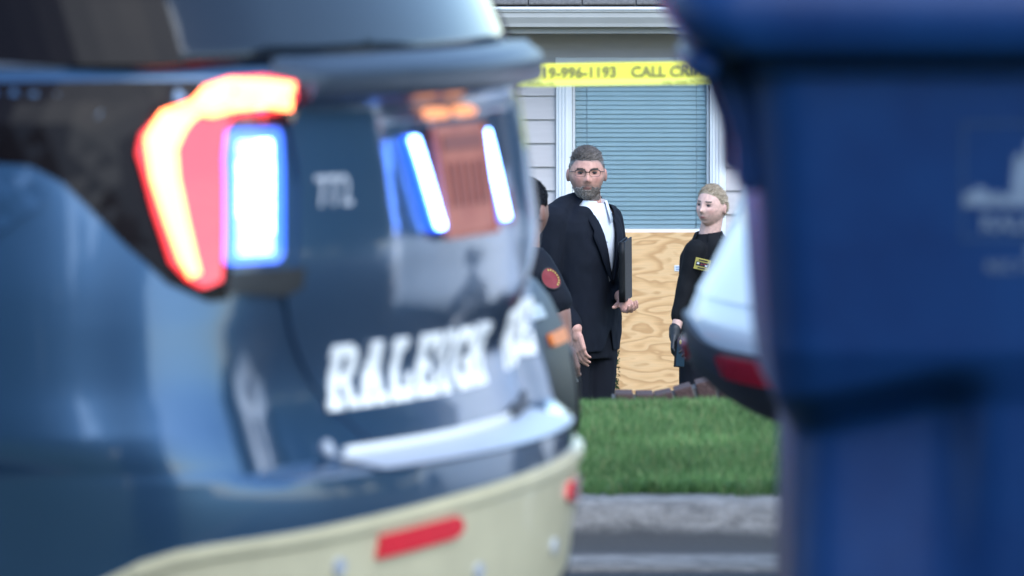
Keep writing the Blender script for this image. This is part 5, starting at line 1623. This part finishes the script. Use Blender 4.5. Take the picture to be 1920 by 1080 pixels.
# ------------------------------------------------------------------ unseen trees and hedge, added to darken the police SUV's reflections
def reflection_tree(x, y, h, seed, label):
    rg = np.random.default_rng(seed)
    t = thing("reflection_tree", label, "tree", (x, y, .17), group="unseen trees added for reflections")
    bm = bmesh.new()
    tube_mesh(bm, [(0, 0, -.2), (.04, .02, h * .2), (-.05, .05, h * .45), (0, 0, h * .75)], [.24, .19, .13, .05], 10)
    tips = []
    for k in range(9):
        a = rg.uniform(0, 2 * PI); z0_ = h * rg.uniform(.25, .6); L = h * rg.uniform(.18, .32)
        e_ = (L * math.cos(a), L * math.sin(a), z0_ + L * rg.uniform(.4, .9)); tips.append(e_)
        tube_mesh(bm, [(0, 0, z0_), (e_[0] * .5, e_[1] * .5, z0_ + (e_[2] - z0_) * .4), e_], [.08, .05, .02], 6)
    bmobj("trunk", bm, "bark", t, True)
    n = 4200
    d = rg.normal(0, 1, (n, 3)); d /= np.linalg.norm(d, axis=1)[:, None]
    rr = rg.uniform(.45, 1, n) ** .5 * (1 + .22 * np.sin(d[:, 0] * 5 + seed) * np.cos(d[:, 2] * 6 + d[:, 1] * 4))
    c = d * rr[:, None] * [h * .36, h * .36, h * .42] + [0, 0, h * .54]
    a1 = rg.normal(0, 1, (n, 3)); a1 /= np.linalg.norm(a1, axis=1)[:, None]
    a2 = np.cross(a1, rg.normal(0, 1, (n, 3))); a2 /= np.linalg.norm(a2, axis=1)[:, None]
    s_ = rg.uniform(.14, .30, n)[:, None]
    V = np.stack([c - a1 * s_, c - a2 * s_ * .6, c + a1 * s_, c + a2 * s_ * .6], 1).reshape(-1, 3)
    pyobj("crown", V, (np.arange(n)[:, None] * 4 + np.arange(4)), "leaf", t, False)
for i, (x, y, h, lb) in enumerate(((-17, -9, 9.5, "tallest unseen tree added for reflections, far to the left behind the camera"), (-10.5, -11, 8.0, "unseen tree added for reflections, left behind the camera, second from the left"), (-4.5, -9.5, 8.8, "unseen tree added for reflections, just left behind the camera"), (2.5, -11, 8.2, "unseen tree added for reflections, straight behind the camera"), (-13.8, -14, 9.0, "unseen tree added for reflections, set back, left behind the camera"), (-7.5, -14.5, 9.2, "unseen tree added for reflections, set back behind the camera"), (-1, -14, 9.0, "unseen tree added for reflections, set back straight behind the camera"), (8.5, -12, 7.0, "shorter unseen tree added for reflections, right behind the camera"), (-23.5, -11, 8.5, "unseen tree added for reflections, leftmost of the row behind the camera"))):
    reflection_tree(x, y, h, 20 + i, lb)
for i, (x, y, h, lb) in enumerate(((13, 16.8, 7.5, "unseen tree added for reflections, far right of the street, nearest the kerb"), (19, 19.5, 8.5, "unseen tree added for reflections, far right of the street, second from the kerb"), (15, 23.5, 8.0, "unseen tree added for reflections, far right, beside the house lawn"), (26, 18.5, 9.0, "tall unseen tree added for reflections, farthest along the street on the right"), (23, 24, 8.5, "unseen tree added for reflections, far right, behind the others by the lawn"), (31, 23, 9.0, "unseen tree added for reflections, farthest right beyond the lawn"))):
    reflection_tree(x, y, h, 40 + i, lb)
hg = thing("hedge", "long unseen hedge added for reflections, behind the trees behind the camera", "hedge", (-16, -18, .17))  # unseen hedge added to close pale gaps in the SUV's reflections
box("core", (0, 0, 1.6), (56, 1.2, 3.2), "leaf", hg, .1)
rg = np.random.default_rng(77); n = 7000
c = np.stack([rg.uniform(-28, 28, n), rg.uniform(.45, .75, n), rg.uniform(0, 3.3, n)], 1)
a1 = rg.normal(0, 1, (n, 3)); a1 /= np.linalg.norm(a1, axis=1)[:, None]; a2 = np.cross(a1, rg.normal(0, 1, (n, 3))); a2 /= np.linalg.norm(a2, axis=1)[:, None]
pyobj("foliage", np.stack([c - a1 * .12, c - a2 * .07, c + a1 * .12, c + a2 * .07], 1).reshape(-1, 3), (np.arange(n)[:, None] * 4 + np.arange(4)), "leaf", hg, False)
